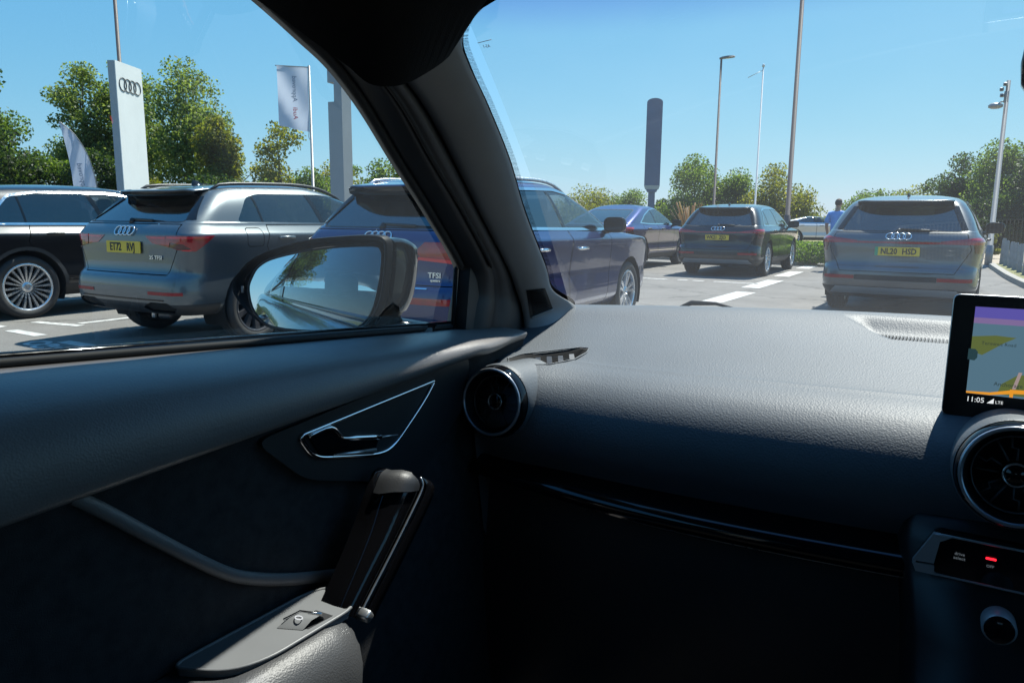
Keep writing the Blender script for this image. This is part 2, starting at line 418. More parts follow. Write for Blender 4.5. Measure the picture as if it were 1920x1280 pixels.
# painted bay symbol lying in the shade behind the estate car
bm = bmesh.new()
def ring2(bm, cx, cy, r0, r1, a0=0, a1=360, n=20, sy=1.0):
    vs = []
    for i in range(n+1):
        a = R(a0+(a1-a0)*i/n); vs.append((bm.verts.new((cx+r0*math.cos(a), cy+sy*r0*math.sin(a), 0.0045)), bm.verts.new((cx+r1*math.cos(a), cy+sy*r1*math.sin(a), 0.0045))))
    for p, q in zip(vs[:-1], vs[1:]): bm.faces.new((p[0], p[1], q[1], q[0]))
ring2(bm, -7.72, 3.60, 0.07, 0.125); ring2(bm, -7.50, 3.56, 0.07, 0.125, 30, 330)
for (x0, y0, x1, y1) in [(-7.50, 3.60, -7.20, 3.57), (-7.36, 3.64, -7.36, 3.50)]:
    bm.faces.new([bm.verts.new(p) for p in ((x0-.02, y0+.03, .0045), (x0-.02, y0-.03, .0045), (x1+.02, y1-.03, .0045), (x1+.02, y1+.03, .0045))])
tag(link('road_symbol', bm, MATS['line_paint'], smooth=False), kind='structure')
# kerb, verge and path on the right
kerbline = [(2.4, 10.0), (1.55, 13.0), (0.95, 16.0), (0.62, 19.0), (0.45, 21.4), (0.24, 25.2)]
pk = cr_interp(kerbline, 6)
kerb = empty('kerb', (1.0, 16, 0)); tag(kerb, kind='structure')
for i in range(0, len(pk)-3, 3):
    a = pk[i]; b = pk[i+3]; d = Vector(b-a); n_ = Vector((d.y, -d.x)).normalized()*0.15; d = d.normalized()*0.006
    q = [tuple(Vector(a)+d), tuple(Vector(b)-d), tuple(Vector(b)-d+n_), tuple(Vector(a)+d+n_)]
    bm = bmesh.new(); prism(bm, ccw(q), -0.05, 0.11)
    o = link('kerb_stone', bm, MATS['kerb_stone'], smooth=False); o.parent = kerb; o.location = (-1.0, -16, 0)
sheet('verge', [(p[0]+0.14, p[1]) for p in pk]+[(12, 30), (12, 10)], 0.09, MATS['dry_grass'], thick=0.2)
sheet('footpath', [(-1.3, 26.3), (0.1, 25.3), (0.75, 25.4), (9, 40), (-7, 40)], 0.05, MATS['gravel_path'], thick=0.1)
sheet('planting_bed', [(-10.5, 22.6), (-4.35, 21.9), (-3.9, 22.6), (-4.3, 25.5), (-10.5, 26)], 0.10, MATS['gravel_path'], thick=0.12)

# ------------------------------------------------------------------ cars
# rings of the body: z, half width (of W), rear end y, front end (distance back from nose), corner x radius, corner y radius
SUV = [(0.20, .85, .17, .26, .20, .26), (0.26, .905, .09, .16, .22, .28), (0.36, .955, .03, .08, .24, .30), (0.48, .968, .005, .03, .25, .32),
       (0.56, .962, .005, .015, .25, .32), (0.615, .957, .02, .005, .25, .32), (0.64, .957, .055, .0, .24, .32), (0.67, .96, .08, .0, .23, .31),
       (0.76, .976, .088, .02, .22, .31), (0.86, .995, .09, .06, .21, .31), (0.915, 1.0, .095, .15, .20, .31), (0.94, .996, .10, .30, .19, .31),
       (0.965, .975, .112, .58, .19, .31), (1.0, .945, .135, .98, .18, .30), (1.025, .925, .16, 1.25, .17, .28), (1.05, .912, .19, 1.36, .16, .26),
       (1.10, .893, .235, 1.46, .15, .24), (1.20, .853, .325, 1.67, .14, .22), (1.30, .806, .415, 1.90, .13, .22), (1.39, .752, .50, 2.12, .13, .22),
       (1.455, .70, .565, 2.28, .13, .24), (1.50, .64, .64, 2.42, .14, .28), (1.53, .53, .78, 2.60, .16, .32), (1.55, .36, 1.05, 2.85, .15, .30), (1.558, .13, 1.5, 3.05, .06, .15)]
def sportback(S):
    out = []
    for (z, w, yr, fe, rx, ry) in S:
        if z > 1.03:
            g = (z-1.03)/0.53
            yr = 0.20 + 1.55*g**1.15
        out.append((z, w, yr, fe, rx, ry))
    return out
def body_shell(P):
    L, W_, H, kr, kf = P['L'], P['W'], P['H'], .045, .07
    S = cr_interp(P['rings'], 3); S = S[np.argsort(S[:, 0], kind='stable')]
    zb = 1.05; top = 1.56; rs = P.get('raise', 0.0); ZB = zb+rs
    yr0, yf0 = 1.2, L-1.2
    wr, wf = P['ro'], P['ro']+P['wb']
    def plan(y): return 1-kr*max(0, (yr0-y)/yr0)**2-kf*max(0, (y-yf0)/(L-yf0))**2
    def half(z, w, yr, fe, rx, ry):
        yf = L-fe; pts = []; bow = P.get('bow', .05)
        hw = lambda y: w*W_*plan(y)+P.get('flare', .012)*max(0, 1-abs(z-.68)/.30)*(math.exp(-((y-wr)/.46)**2)+math.exp(-((y-wf)/.46)**2))
        rx = min(rx, w*W_*0.6); fx = min(rx*1.2, w*W_*.6); fy = min(ry*1.3, (yf-yr)*.3); ry = min(ry, (yf-yr)*.3)
        xr = hw(yr+bow+ry)-rx; xf = hw(yf-fy)-fx
        for i in range(10):
            x = xr*i/10; pts.append((x, yr+bow*(x/(w*W_))**2*.8))
        y0 = yr+bow*(xr/(w*W_))**2*.8; y1 = yr+bow+ry
        for i in range(9):
            a = math.pi/2*i/9; pts.append((xr+rx*math.sin(a)**.85, y1-(y1-y0)*math.cos(a)**.85))
        ye = yf-fy
        for i in range(50):
            y = y1+(ye-y1)*i/50; pts.append((hw(y), y))
        y2 = yf
        for i in range(8):
            a = math.pi/2*i/8; pts.append((xf+fx*math.cos(a)**.9, ye+(y2-ye)*math.sin(a)**.9))
        for i in range(9): pts.append((xf*(1-i/8), yf+.04*(1-(xf*(1-i/8)/max(xf, .01))**2)*(1 if z < .95 else .6)))
        return pts
    rows = []
    for (z, w, yr, fe, rx, ry) in S:
        h = half(z, w, yr, fe, rx, ry)
        full = h + [(-x, y) for x, y in h[-2:0:-1]]
        row = []
        for x, y in full:
            zz = z
            if z > zb:
                g = min(1, (z-zb)/(top-zb))
                ym = P.get('ypeak', L*.5)
                drop = (P.get('dr', .075)*max(0, (ym-y)/ym)**2+P.get('df', .10)*max(0, (y-ym)/(L*.3))**2)
                zz = ZB+(z-zb)*(H-ZB)/(1.558-zb)-drop*g
            else:
                zm = P.get('zmin', .25); zq = z if z > .42 else zm+(z-.20)/.22*(.42-zm)
                zz = zq + rs*min(1, max(0, (z-.42)/.5)) + P.get('rise', 0.03)*max(0, (z-.5)/.55)*(0.4-y/L)
            row.append((x, y, zz))
        rows.append(row)
    bm = bmesh.new(); vs = grid(bm, rows, closed=True)
    bm.faces.new(vs[-1]); bm.faces.new(vs[0][::-1])
    bmesh.ops.remove_doubles(bm, verts=bm.verts, dist=1e-5)
    bmesh.ops.recalc_face_normals(bm, faces=bm.faces)
    return bm
def thicken_up(b):
    b.normal_update(); bmesh.ops.solidify(b, geom=list(b.faces), thickness=.012); return b
def ang_poly(c, r, n=28): return [(c[0]+r*math.cos(2*math.pi*i/n), c[1]+r*math.sin(2*math.pi*i/n)) for i in range(n)]

def make_wheel(style, rad, wid, rim_m, seg=40):
    """wheel whose outer side looks along +x; returns (tyre_bm, rim_bm, disc_bm)"""
    rx = Matrix.Rotation(R(90), 4, 'Y')
    rr = rad*style.get('rimr', .70)
    t = bmesh.new(); h = wid/2
    lathe(t, [(rr, -h*.8), (rr+.012, -h*.95), (rad*.9, -h*1.0), (rad*.975, -h*.86), (rad, -h*.6), (rad*.997, -h*.5), (rad*.985, -h*.48), (rad*.985, -h*.42), (rad, -h*.40), (rad, -h*.06),
              (rad*.985, -h*.04), (rad*.985, h*.04), (rad, h*.06), (rad, h*.40), (rad*.985, h*.42), (rad*.985, h*.48), (rad*.997, h*.5), (rad, h*.6), (rad*.975, h*.86), (rad*.9, h*1.0), (rr+.012, h*.95), (rr, h*.8)], seg, rx)
    r = bmesh.new()
    lathe(r, [(rr+.004, h*.80), (rr+.006, h*.90), (rr-.006, h*.93), (rr-.02, h*.86), (rr-.028, h*.3), (rr-.04, -h*.7), (rr, -h*.8)], seg, rx)
    n = style['n']; o = h*.80
    hub = rad*.17
    lathe(r, [(0.0001, o-.012), (hub*.45, o-.012), (hub*.5, o-.004), (hub*.75, o-.006), (hub, o-.02), (hub*1.05, o-.06), (hub*.9, o-.10)], 24, rx)
    for i in range(n):
        for off in style.get('pair', (0,)):
            a = 2*math.pi*i/n+off; a2 = a+style.get('sweep', 0)
            d1 = Vector((0, math.cos(a), math.sin(a))); t1 = Vector((0, -math.sin(a), math.cos(a)))
            d2 = Vector((0, math.cos(a2), math.sin(a2))); t2 = Vector((0, -math.sin(a2), math.cos(a2)))
            w1, w2 = style['w']; X = Vector((1, 0, 0))
            rows = []
            for k in range(4):
                f = k/3; p = (hub*.8+(rr-.012-hub*.8)*f); d = d1.lerp(d2, f).normalized(); tt = t1.lerp(t2, f).normalized(); w = w1+(w2-w1)*f
                xo = o-.018+.016*math.sin(f*math.pi*.6)+(.012*f if not style.get('dish') else -.02*math.sin(f*math.pi)); c = d*p
                rows.append([c+tt*w+X*(xo-.035), c+tt*w*.75+X*xo, c-tt*w*.75+X*xo, c-tt*w+X*(xo-.035)])
            grid(r, rows)
    dk = bmesh.new()
    lathe(dk, [(0.001, -h*.1), (rad*.45, -h*.1), (rad*.45, -h*.2), (rr*.98, -h*.2), (rr*.98, -h*.35), (.001, -h*.35)], 28, rx)
    return t, r, dk
WS = dict(multi=dict(n=10, pair=(-.15, .15), w=(.010, .019), rimr=.745, sweep=.0), five=dict(n=5, pair=(-.20, .20), w=(.024, .019), rimr=.70),
          turb=dict(n=10, w=(.022, .040), rimr=.72, sweep=.12), dark=dict(n=5, w=(.05, .06), rimr=.73, sweep=.25))

def emblem_bm(c, ex, ey, ez, r, tr, gap=1.42):
    bm = bmesh.new()
    for i in range(4):
        o = Vector(c)+Vector(ex)*((i-1.5)*gap*r)
        tube(bm, [o+r*(math.cos(2*math.pi*j/26)*Vector(ex)+math.sin(2*math.pi*j/26)*Vector(ey))+Vector(ez)*.0006*i for j in range(26)], tr, 6, closed=True)
    return bm
def build_car(P, place, label, group=None):
    L, W_, H, ro, wb = P['L'], P['W'], P['H'], P['ro'], P['wb']
    paint = MATS[P['paint']]
    root = empty('parked_car' if P.get('parked', True) else 'queued_car')
    tag(root, label, 'car', group)
    bm = body_shell(P)
    from mathutils.bvhtree import BVHTree
    bvh = BVHTree.FromBMesh(bm)
    def ztop(x, y):
        h = bvh.ray_cast(Vector((x, y, 3)), Vector((0, 0, -1)))[0]; return h.z if h else H
    def yrear(x, z):
        h = bvh.ray_cast(Vector((x, -2, z)), Vector((0, 1, 0)))[0]; return h.y if h else 0.1
    def xside(s, y, z):
        h = bvh.ray_cast(Vector((s*3, y, z)), Vector((-s, 0, 0)))[0]; return h.x if h else s*W_
    def lean_at(x, z):
        return math.degrees(math.atan2(yrear(x, z+.03)-yrear(x, z-.03), .06))
    wr = P['wr']; wheel_y = (ro, ro+wb)
    any_ = lambda f: True
    # wheel arches
    arch_r = wr+P.get('archgap', .055)
    lips = []
    for s in (-1, 1):
        for wy in wheel_y:
            pl = planes_of(ang_poly((wy, wr+.01), arch_r+.045), 'side')
            ring = cut(bm, pl, lambda f: f.calc_center_median().x*s > W_*.45)
            inner = cut(ring, planes_of(ang_poly((wy, wr+.01), arch_r), 'side'), any_); inner.free()
            if P.get('arch_clad'): push(ring, .006)
            lips.append(ring)
    # glass: list of (name, poly, projection, material, trim material or None)
    glass = []
    sidec = lambda s: (lambda f: f.calc_center_median().x*s > .25 and f.normal.x*s > .25)
    rearc = lambda f: f.normal.y < -.05 and f.calc_center_median().y < L*.5
    frontc = lambda f: f.normal.y > .1 and f.calc_center_median().y > L*.5
    parts = []
    for s in (-1, 1):
        dlo = P['dlo']
        if P.get('dlo_trim'):
            tr = cut(bm, planes_of(round_poly(offset_poly(dlo, .028), .06), 'side'), sidec(s))
            rest = cut(tr, planes_of(round_poly(dlo, .05), 'side'), any_)
            parts.append(('window_trim', push(tr, .004), MATS[P['dlo_trim']]))
        else:
            rest = cut(bm, planes_of(round_poly(dlo, .05), 'side'), sidec(s))
        for nm, poly, mt in P['side_glass']:
            g = cut(rest, planes_of(poly, 'side'), any_)
            if len(g.faces): parts.append((nm, push(g, -.003), MATS[mt]))
        parts.append(('window_pillar', rest, MATS['gloss_black']))
    rg = round_poly(P['rear_glass'], .05)
    seal = cut(bm, planes_of(offset_poly(rg, .014), 'rear'), rearc)
    g = cut(seal, planes_of(rg, 'rear'), any_)
    parts.append(('rear_window', push(g, -.002), MATS['privacy_glass'])); parts.append(('rear_window_seal', seal, MATS['trim_black']))
    fg = cut(bm, planes_of(round_poly(P['front_glass'], .06), 'rear'), frontc)
    parts.append(('windscreen', fg, MATS['cabin_glass']))
    # tail lamps and other rear features, each (name, polys in the rear view, y limit, push, material)
    for nm, poly, ylim, d, mt, both in P['rear_parts']:
        for s in ((-1, 1) if both else (1,)):
            pp = [(x*s, z) for x, z in poly]
            yl, zl, sl_ = ylim if isinstance(ylim, tuple) else (ylim, 0, 0)
            pl = planes_of(pp, 'rear')+[(Vector((0, yl, zl)), Vector((0, 1, -sl_)).normalized())]
            g = cut(bm, pl, lambda f: f.calc_center_median().y < yl+.25 and (f.normal.y < .3))
            if len(g.faces): parts.append((nm, push(g, d) if d else g, MATS[mt]))
            else: g.free()
    for nm, poly, d, mt in P.get('side_parts', []):
        for s in (-1, 1):
            g = cut(bm, planes_of(poly, 'side'), lambda f: f.calc_center_median().x*s > W_*.5)
            if len(g.faces): parts.append((nm, push(g, d), MATS[mt]))
    # lower cladding
    if P.get('clad'):
        zc, mt = P['clad']
        g = cut(bm, [(Vector((0, 0, zc)), Vector((0, 0, 1)))], any_)
        parts.append(('lower_cladding', push(g, .003), MATS[mt]))
    # doors with shut lines
    for s in (-1, 1):
        for k, poly in enumerate(P['doors']):
            d0 = cut(bm, planes_of(offset_poly(poly, .0045), 'side'), lambda f: f.calc_center_median().x*s > W_*.5)
            d1 = cut(d0, planes_of(offset_poly(poly, -.0045), 'side'), any_); d0.free()
            if not len(d1.faces): d1.free(); continue
            door = link('door', d1, paint, root)
            hy, hz = P['handles'][k]; hx = xside(s, hy, hz)+s*.012
            hb = bmesh.new(); tube(hb, [(hx-s*.03, hy-.11, hz), (hx+s*.012, hy-.085, hz+.002), (hx+s*.02, hy, hz+.004), (hx+s*.012, hy+.085, hz+.002), (hx-s*.03, hy+.11, hz)], [.012, .016, .017, .016, .012], 8)
            link('door_handle', hb, MATS[P.get('handle_m', 'chrome')] if P.get('handle_m') else paint, door)
    # tailgate shut line
    tg = P['tailgate']
    d0 = cut(bm, planes_of(offset_poly(tg, .004), 'rear'), lambda f: f.normal.y < .05 and f.calc_center_median().y < 1.3)
    d1 = cut(d0, planes_of(offset_poly(tg, -.004), 'rear'), any_); d0.free()
    link('tailgate', d1, paint, root)
    if P.get('flap'):
        fy, fz, fw_, fh = P['flap']
        fp = round_poly([(fy-fw_, fz-fh), (fy+fw_, fz-fh), (fy+fw_, fz+fh), (fy-fw_, fz+fh)], .04)
        d0 = cut(bm, planes_of(offset_poly(fp, .0035), 'side'), lambda f: f.calc_center_median().x > W_*.5)
        d1 = cut(d0, planes_of(offset_poly(fp, -.0035), 'side'), any_); d0.free(); link('fuel_flap', d1, paint, root)
    # roof (its own panel colour line) stays with the body
    link('body', bm, paint, root)
    for nm, b, mt in parts: link_islands(nm, b, mt, root)
    for b in lips: link('wheel_arch', b, MATS[P['arch_clad']] if P.get('arch_clad') else paint, root)
    # wheels and liners
    t, r, dk = make_wheel(WS[P['wheel']], wr, .235, None)
    tm = bpy.data.meshes.new('tyre'); t.to_mesh(tm); t.free(); rm = bpy.data.meshes.new('rim'); r.to_mesh(rm); r.free(); dm = bpy.data.meshes.new('hub'); dk.to_mesh(dm); dk.free()
    for me, mm in ((tm, 'tyre'), (rm, P.get('rim_m', 'alloy')), (dm, 'void_black')):
        me.materials.append(MATS[mm]); me.polygons.foreach_set('use_smooth', [True]*len(me.polygons))
    sharp(type('o', (), {'data': rm})(), 40)
    for s in (-1, 1):
        for wy in wheel_y:
            w = empty('wheel', (s*(W_*.965-.125), wy, wr), 0 if s > 0 else math.pi); w.parent = root
            w.rotation_euler = (random.uniform(0, 6) if False else 0.2, 0, 0 if s > 0 else math.pi)
            for nm, me in (('tyre', tm), ('rim', rm), ('brake_disc', dm)):
                o = bpy.data.objects.new(nm, me); COL.objects.link(o); o.parent = w
            lb = bmesh.new(); rows = []
            for xx in (W_*.955, W_*.60):
                rows.append([(s*xx, wy+(arch_r+.004)*math.cos(a), wr+.01+(arch_r+.004)*math.sin(a)) for a in np.linspace(R(-25), R(205), 24)])
            grid(lb, rows); lb.faces.new([lb.verts.new((s*W_*.6, wy+(arch_r+.004)*math.cos(a), wr+.01+(arch_r+.004)*math.sin(a))) for a in np.linspace(R(-25), R(205), 24)])
            link('wheel_arch_liner', lb, MATS['void_black'], root)
    # underbody and cabin
    ub = bmesh.new(); box(ub, (0, L*.5, .42), (W_*1.15, L*.82, .16)); box(ub, (0, L*.5, .62), (W_*1.1, L*.60, .5)); link('underbody', ub, MATS['void_black'], root, smooth=False)
    for sx in (-.38, .38):
        sb = bmesh.new()
        for yy in (wheel_y[0]+1.50,):
            box(sb, (sx, yy-.10, 1.02), (.48, .16, .62), Matrix.Rotation(R(14), 3, 'X'), .05); box(sb, (sx, yy-.17, 1.37), (.26, .10, .17), Matrix.Rotation(R(10), 3, 'X'), .04)
            box(sb, (sx, yy+.20, .92), (.5, .5, .12), None, .05)
        link('front_seat', sb, MATS['seat_black'], root)
    sb = bmesh.new(); yy = wheel_y[0]+.50
    box(sb, (0, yy, 1.0), (W_*1.35, .16, .5), Matrix.Rotation(R(16), 3, 'X'), .05)
    for sx in (-.42, .42): box(sb, (sx, yy-.07, 1.27), (.26, .09, .13), None, .03)
    link('rear_seat', sb, MATS['seat_black'], root)
    db = bmesh.new(); box(db, (0, L-1.62, 1.0), (W_*1.5, .42, .16), None, .04); link('dashboard', db, MATS['seat_black'], root)
    tube_c = (.37, L-1.92, 1.05); sw = bmesh.new()
    tube(sw, [(tube_c[0]+.18*math.cos(a), tube_c[1]-.06*math.sin(a), tube_c[2]+.17*math.sin(a)) for a in np.linspace(0, 2*math.pi, 20)[:-1]], .016, 6, closed=True); link('steering_wheel', sw, MATS['seat_black'], root)
    # door mirrors
    for s in (-1, 1):
        my, mz = P['mirror']; mx = xside(s, my, mz-.05)-s*.0
        mb = bmesh.new()
        rows = []
        for k, (dy, sc) in enumerate([(-.002, .94), (0, 1.0), (.03, 1.03), (.08, .95), (.12, .72), (.14, .35)]):
            rows.append([(mx+s*(.165+.125*sc*math.copysign(abs(math.cos(a))**.6, math.cos(a))-.03*(1-sc)), my+dy, mz+.085*sc*math.copysign(abs(math.sin(a))**.6, math.sin(a))) for a in np.linspace(0, 2*math.pi, 24)[:-1]])
        vs = grid(mb, rows, closed=True); mb.faces.new(vs[-1]); 
        tube(mb, [(mx-s*.04, my+.05, mz-.09), (mx+s*.04, my+.05, mz-.08), (mx+s*.10, my+.05, mz-.06)], [.03, .026, .03], 8)
        bmesh.ops.recalc_face_normals(mb, faces=mb.faces)
        m_o = link('door_mirror', mb, MATS[P.get('mirror_m', 'gloss_black')], root)
        gb = bmesh.new(); gb.faces.new([gb.verts.new((mx+s*(.165+.118*math.copysign(abs(math.cos(a))**.6, math.cos(a))), my+.004, mz+.078*math.copysign(abs(math.sin(a))**.6, math.sin(a)))) for a in np.linspace(0, 2*math.pi, 24)[:-1]])
        link('mirror_glass', gb, MATS['gloss_black'], m_o)
    # roof rails
    if P.get('rail'):
        for s in (-1, 1):
            y0, y1 = P['rail_y']; rb = bmesh.new(); pts = []; rads = []
            for f in np.linspace(0, 1, 15):
                y = y0+(y1-y0)*f; e = min(f, 1-f)
                pts.append((s*W_*.61, y, ztop(s*W_*.61, y)+.038*min(1, e/.06)**.6-.008)); rads.append(.012+.006*min(1, e/.1))
            tube(rb, pts, rads, 8); link('roof_rail', rb, MATS[P['rail']], root)
    # spoiler: carries the roof line back over the glass, dark lip below it
    if P.get('spoiler'):
        y0, y1, hw1, dz, th = P['spoiler']; sb = bmesh.new(); rows = []
        for f in np.linspace(0, 1, 6):
            row = []
            for g_ in np.linspace(-1, 1, 29):
                hw = hw1; x = g_*hw; yb = y1+.02*g_*g_; za = ztop(x, yb)+.006
                sl = (ztop(x, yb+.12)-ztop(x, yb+.02))/.10
                y = yb+(y0-y1)*f*(1-.30*abs(g_)**4); row.append((x, y, za+(y-yb)*(sl*.5)-dz*f*f))
            rows.append(row)
        lip = [[(x, y+.012, z-th*(1-.35*abs(k-14)/14)) for k, (x, y, z) in enumerate(rows[-1])], [(x, y+.14, z-th*1.1) for x, y, z in rows[-1]]]
        grid(sb, rows); bmesh.ops.recalc_face_normals(sb, faces=sb.faces); spo = link('roof_spoiler', thicken_up(sb), paint, root)
        lb = bmesh.new(); grid(lb, [[(x, y+.002, z-.008) for x, y, z in rows[-1]]]+lip); link('spoiler_lip', lb, MATS['gloss_black'], spo)
    if P.get('fins'):
        for s in (-1, 1):
            x0, z0, x1, z1 = P['fins']; fb = bmesh.new(); rws = []
            for f in np.linspace(0, 1, 8):
                x = x0+(x1-x0)*f; z = z0+(z1-z0)*f; y = yrear(x, z); w = .045
                rws.append([(s*(x-w), yrear(x-w, z)-.010, z), (s*x, y-.034*(.3+.7*f), z), (s*(x+.022), yrear(min(x+.02, W_*.9), z)-.006, z)])
            grid(fb, rws); bmesh.ops.recalc_face_normals(fb, faces=fb.faces); link('rear_fin', fb, MATS['gloss_black'], root)
    # wiper
    wz, wlen = P['wiper']; wy = yrear(0, wz)-.03; wbm = bmesh.new()
    tube(wbm, [(-.02, wy+.06, wz-.055), (-.02, wy, wz-.03), (.01, wy-.012, wz)], [.03, .034, .022], 10)
    box(wbm, (.01+wlen*.32, wy+.002, wz-.004), (wlen*.64, .020, .028), Matrix.Rotation(R(2), 3, 'Y'), .007)
    tube(wbm, [(.01+wlen*.5, wy+.014, wz-.006), (.01+wlen, wy+.034, wz-.018)], [.010, .006], 6)
    link('rear_wiper', wbm, MATS['trim_black'], root)
    # antenna
    ay = P['antenna']; ab = bmesh.new()
    zt_a = ztop(0, ay)
    rows = [[(-.022, ay+.08, 0), (0, ay+.09, 0), (.022, ay+.08, 0), (.02, ay-.06, 0), (0, ay-.07, 0), (-.02, ay-.06, 0)], [(-.006, ay-.01, .05), (0, ay, .05), (.006, ay-.01, .05), (.004, ay-.055, .055), (0, ay-.06, .055), (-.004, ay-.055, .055)]]
    rows = [[(x, y, z+zt_a-.008) for x, y, z in r_] for r_ in rows]; vs = grid(ab, rows, closed=True); ab.faces.new(vs[1]); link('roof_antenna', ab, MATS['gloss_black'], root)
    # plate, emblem, badges: on the tail, leaning with it
    pz = P['plate']; py = yrear(0, pz)-.012; lean = lean_at(0, pz)
    ez = Vector((0, -math.cos(R(lean)), math.sin(R(lean)))); ey = Vector((0, math.sin(R(lean)), math.cos(R(lean)))); ex = Vector((1, 0, 0))
    if P.get('reg'):
        pb = bmesh.new(); mt = axes_mtx((0, py, pz), ex, ey, ez)
        prism(pb, round_poly([(-.26, -.0555), (.26, -.0555), (.26, .0555), (-.26, .0555)], .012), -.006, .004, mt); plate = link('number_plate', pb, MATS['plate_yellow'], root, smooth=False)
        off = 0.0
        if P.get('green'):
            gb = bmesh.new(); prism(gb, [(-.26, -.055), (-.222, -.055), (-.222, .055), (-.26, .055)], .004, .0055, mt); link('green_band', gb, MATS['plate_green'], plate, smooth=False); off = .02
        for w_, dx in zip(P['reg'].split(), (-.115, .120)):
            link('registration', text_bm(w_, .105, mt @ Matrix.Translation((off+dx, -.002, .005)), .0012, .82), MATS['ink_black'], plate, smooth=False)
    # recess holding the plate
    ez_ = P['emblem']; ey_ = yrear(0, ez_)-.010; lean2 = lean_at(0, ez_)
    e3 = Vector((0, -math.cos(R(lean2)), math.sin(R(lean2)))); e2 = Vector((0, math.sin(R(lean2)), math.cos(R(lean2))))
    link('emblem', emblem_bm((0, ey_, ez_), ex, e2, e3, .047, .0065), MATS['badge_silver'], root)
    for (s_, x, z, size) in P.get('badges', []):
        an = math.atan2(yrear(x+.05, z)-yrear(x-.05, z), .1); exx = Vector((math.cos(an), math.sin(an), 0)); ezz = exx.cross(ey).normalized()
        link('badge', text_bm(s_, size, axes_mtx((x, yrear(x, z)-.008, z), exx, ey, ezz), .003, 1.15, bold=.001), MATS['badge_silver'], root, smooth=False)
    for nm, boxes, mt in P.get('extras', []):
        for (c, s_) in boxes:
            eb = bmesh.new(); box(eb, c, s_, None, min(s_)*.3); link(nm, eb, MATS[mt], root)
    # place so that the rear right tyre stands at the given spot
    (gx, gy), head = place
    root.rotation_euler = (0, 0, R(-head))
    lx, ly = W_*.965-.01, ro
    c, s = math.cos(R(-head)), math.sin(R(-head))
    root.location = (gx-(c*lx-s*ly), gy-(s*lx+c*ly), 0)
    return root

paint_mat('paint_black', (0.010, 0.011, 0.014), 0.5, 0.3)
paint_mat('paint_grey_green', (0.095, 0.112, 0.122), 0.55, 0.34)
paint_mat('paint_navy', (0.012, 0.026, 0.105), 0.5, 0.3)
paint_mat('paint_navy_bright', (0.014, 0.022, 0.14), 0.55, 0.3)
paint_mat('paint_silver_grey', (0.105, 0.115, 0.122), 0.6, 0.33)
paint_mat('paint_pale_silver', (0.40, 0.43, 0.46), 0.6, 0.35)

def suv_side(y_q, y_rd, y_fd, y_end, zb, zt, lean=.17, front='cabin_glass'):
    """side glass: quarter light, rear door, front door between the given y positions"""
    return [('quarter_window', [(y_q, zb), (y_rd-.012, zb), (y_rd-.012-.03, zt+.1), (y_q-.1, zt+.1)], 'privacy_glass'),
            ('rear_door_window', [(y_rd+.012, zb), (y_fd-.03, zb), (y_fd-.03-lean, zt+.1), (y_rd+.012-.03, zt+.1)], 'privacy_glass'),
            ('front_door_window', [(y_fd+.03, zb), (y_end, zb), (y_end, zt+.1), (y_fd+.03-lean, zt+.1)], front)]
ETRON = dict(L=4.90, W=.9675, H=1.63, ro=1.03, wb=2.93, wr=.378, rings=SUV, paint='paint_silver_grey', wheel='five', dr=.085, df=.11, ypeak=2.45, **{'raise': .07},
    dlo=[(.66, 1.145), (3.36, 1.135), (3.12, 1.24), (2.62, 1.465), (2.15, 1.51), (1.3, 1.495), (.98, 1.445)], dlo_trim='chrome',
    side_glass=suv_side(.6, 1.10, 2.08, 3.5, 1.05, 1.5),
    rear_glass=[(-.70, 1.125), (.70, 1.125), (.575, 1.475), (-.575, 1.475)], front_glass=[(-.80, 1.13), (.80, 1.13), (.58, 1.49), (-.58, 1.49)],
    rear_parts=[('tail_lamp', [(.48, .965), (1.2, .965), (1.2, 1.06), (.86, 1.05), (.48, 1.0)], (.46, 1.06, 1.5), .006, 'lamp_red', True),
                ('tail_lamp_tip', [(.86, .86), (1.2, .83), (1.2, .964), (.84, .964)], .40, .004, 'lamp_dark', True),
                ('light_bar', [(-.479, .965), (.479, .965), (.479, .992), (-.479, .992)], .35, .005, 'lamp_red', False),
                ('tail_reflector', [(.48, .50), (.86, .50), (.86, .545), (.48, .545)], .40, .004, 'reflector_red', True),
                ('bumper_panel', [(-.476, .49), (.476, .49), (.476, .555), (-.476, .555)], .3, -.012, 'cladding', False),
                ('rear_skid_plate', [(-.78, .31), (.78, .31), (.70, .40), (-.70, .40)], .42, .012, 'silver_cladding', False)],
    side_parts=[('sill_trim', [(1.47, .452), (3.35, .440), (3.35, .452), (1.46, .466)], .006, 'chrome')],
    clad=(.395, 'cladding'),
    doors=[[(1.42, .44), (1.62, .34), (2.10, .34), (2.10, 1.115), (1.12, 1.115), (1.06, .93)], [(2.12, .34), (3.20, .34), (3.30, .75), (3.25, 1.09), (2.12, 1.115)]],
    handles=[(1.38, 1.01), (2.36, 1.0)], hx=.985, handle_m='trim_black',
    tailgate=[(-.66, .60), (.66, .60), (.82, .90), (.76, 1.10), (-.76, 1.10), (-.82, .90)],
    mirror=(3.12, 1.16), spoiler=(.40, .70, .57, .012, .045), wiper=(1.145, .52), antenna=1.0, plate=.865, emblem=1.058, fins=(.74, 1.15, .60, 1.45))
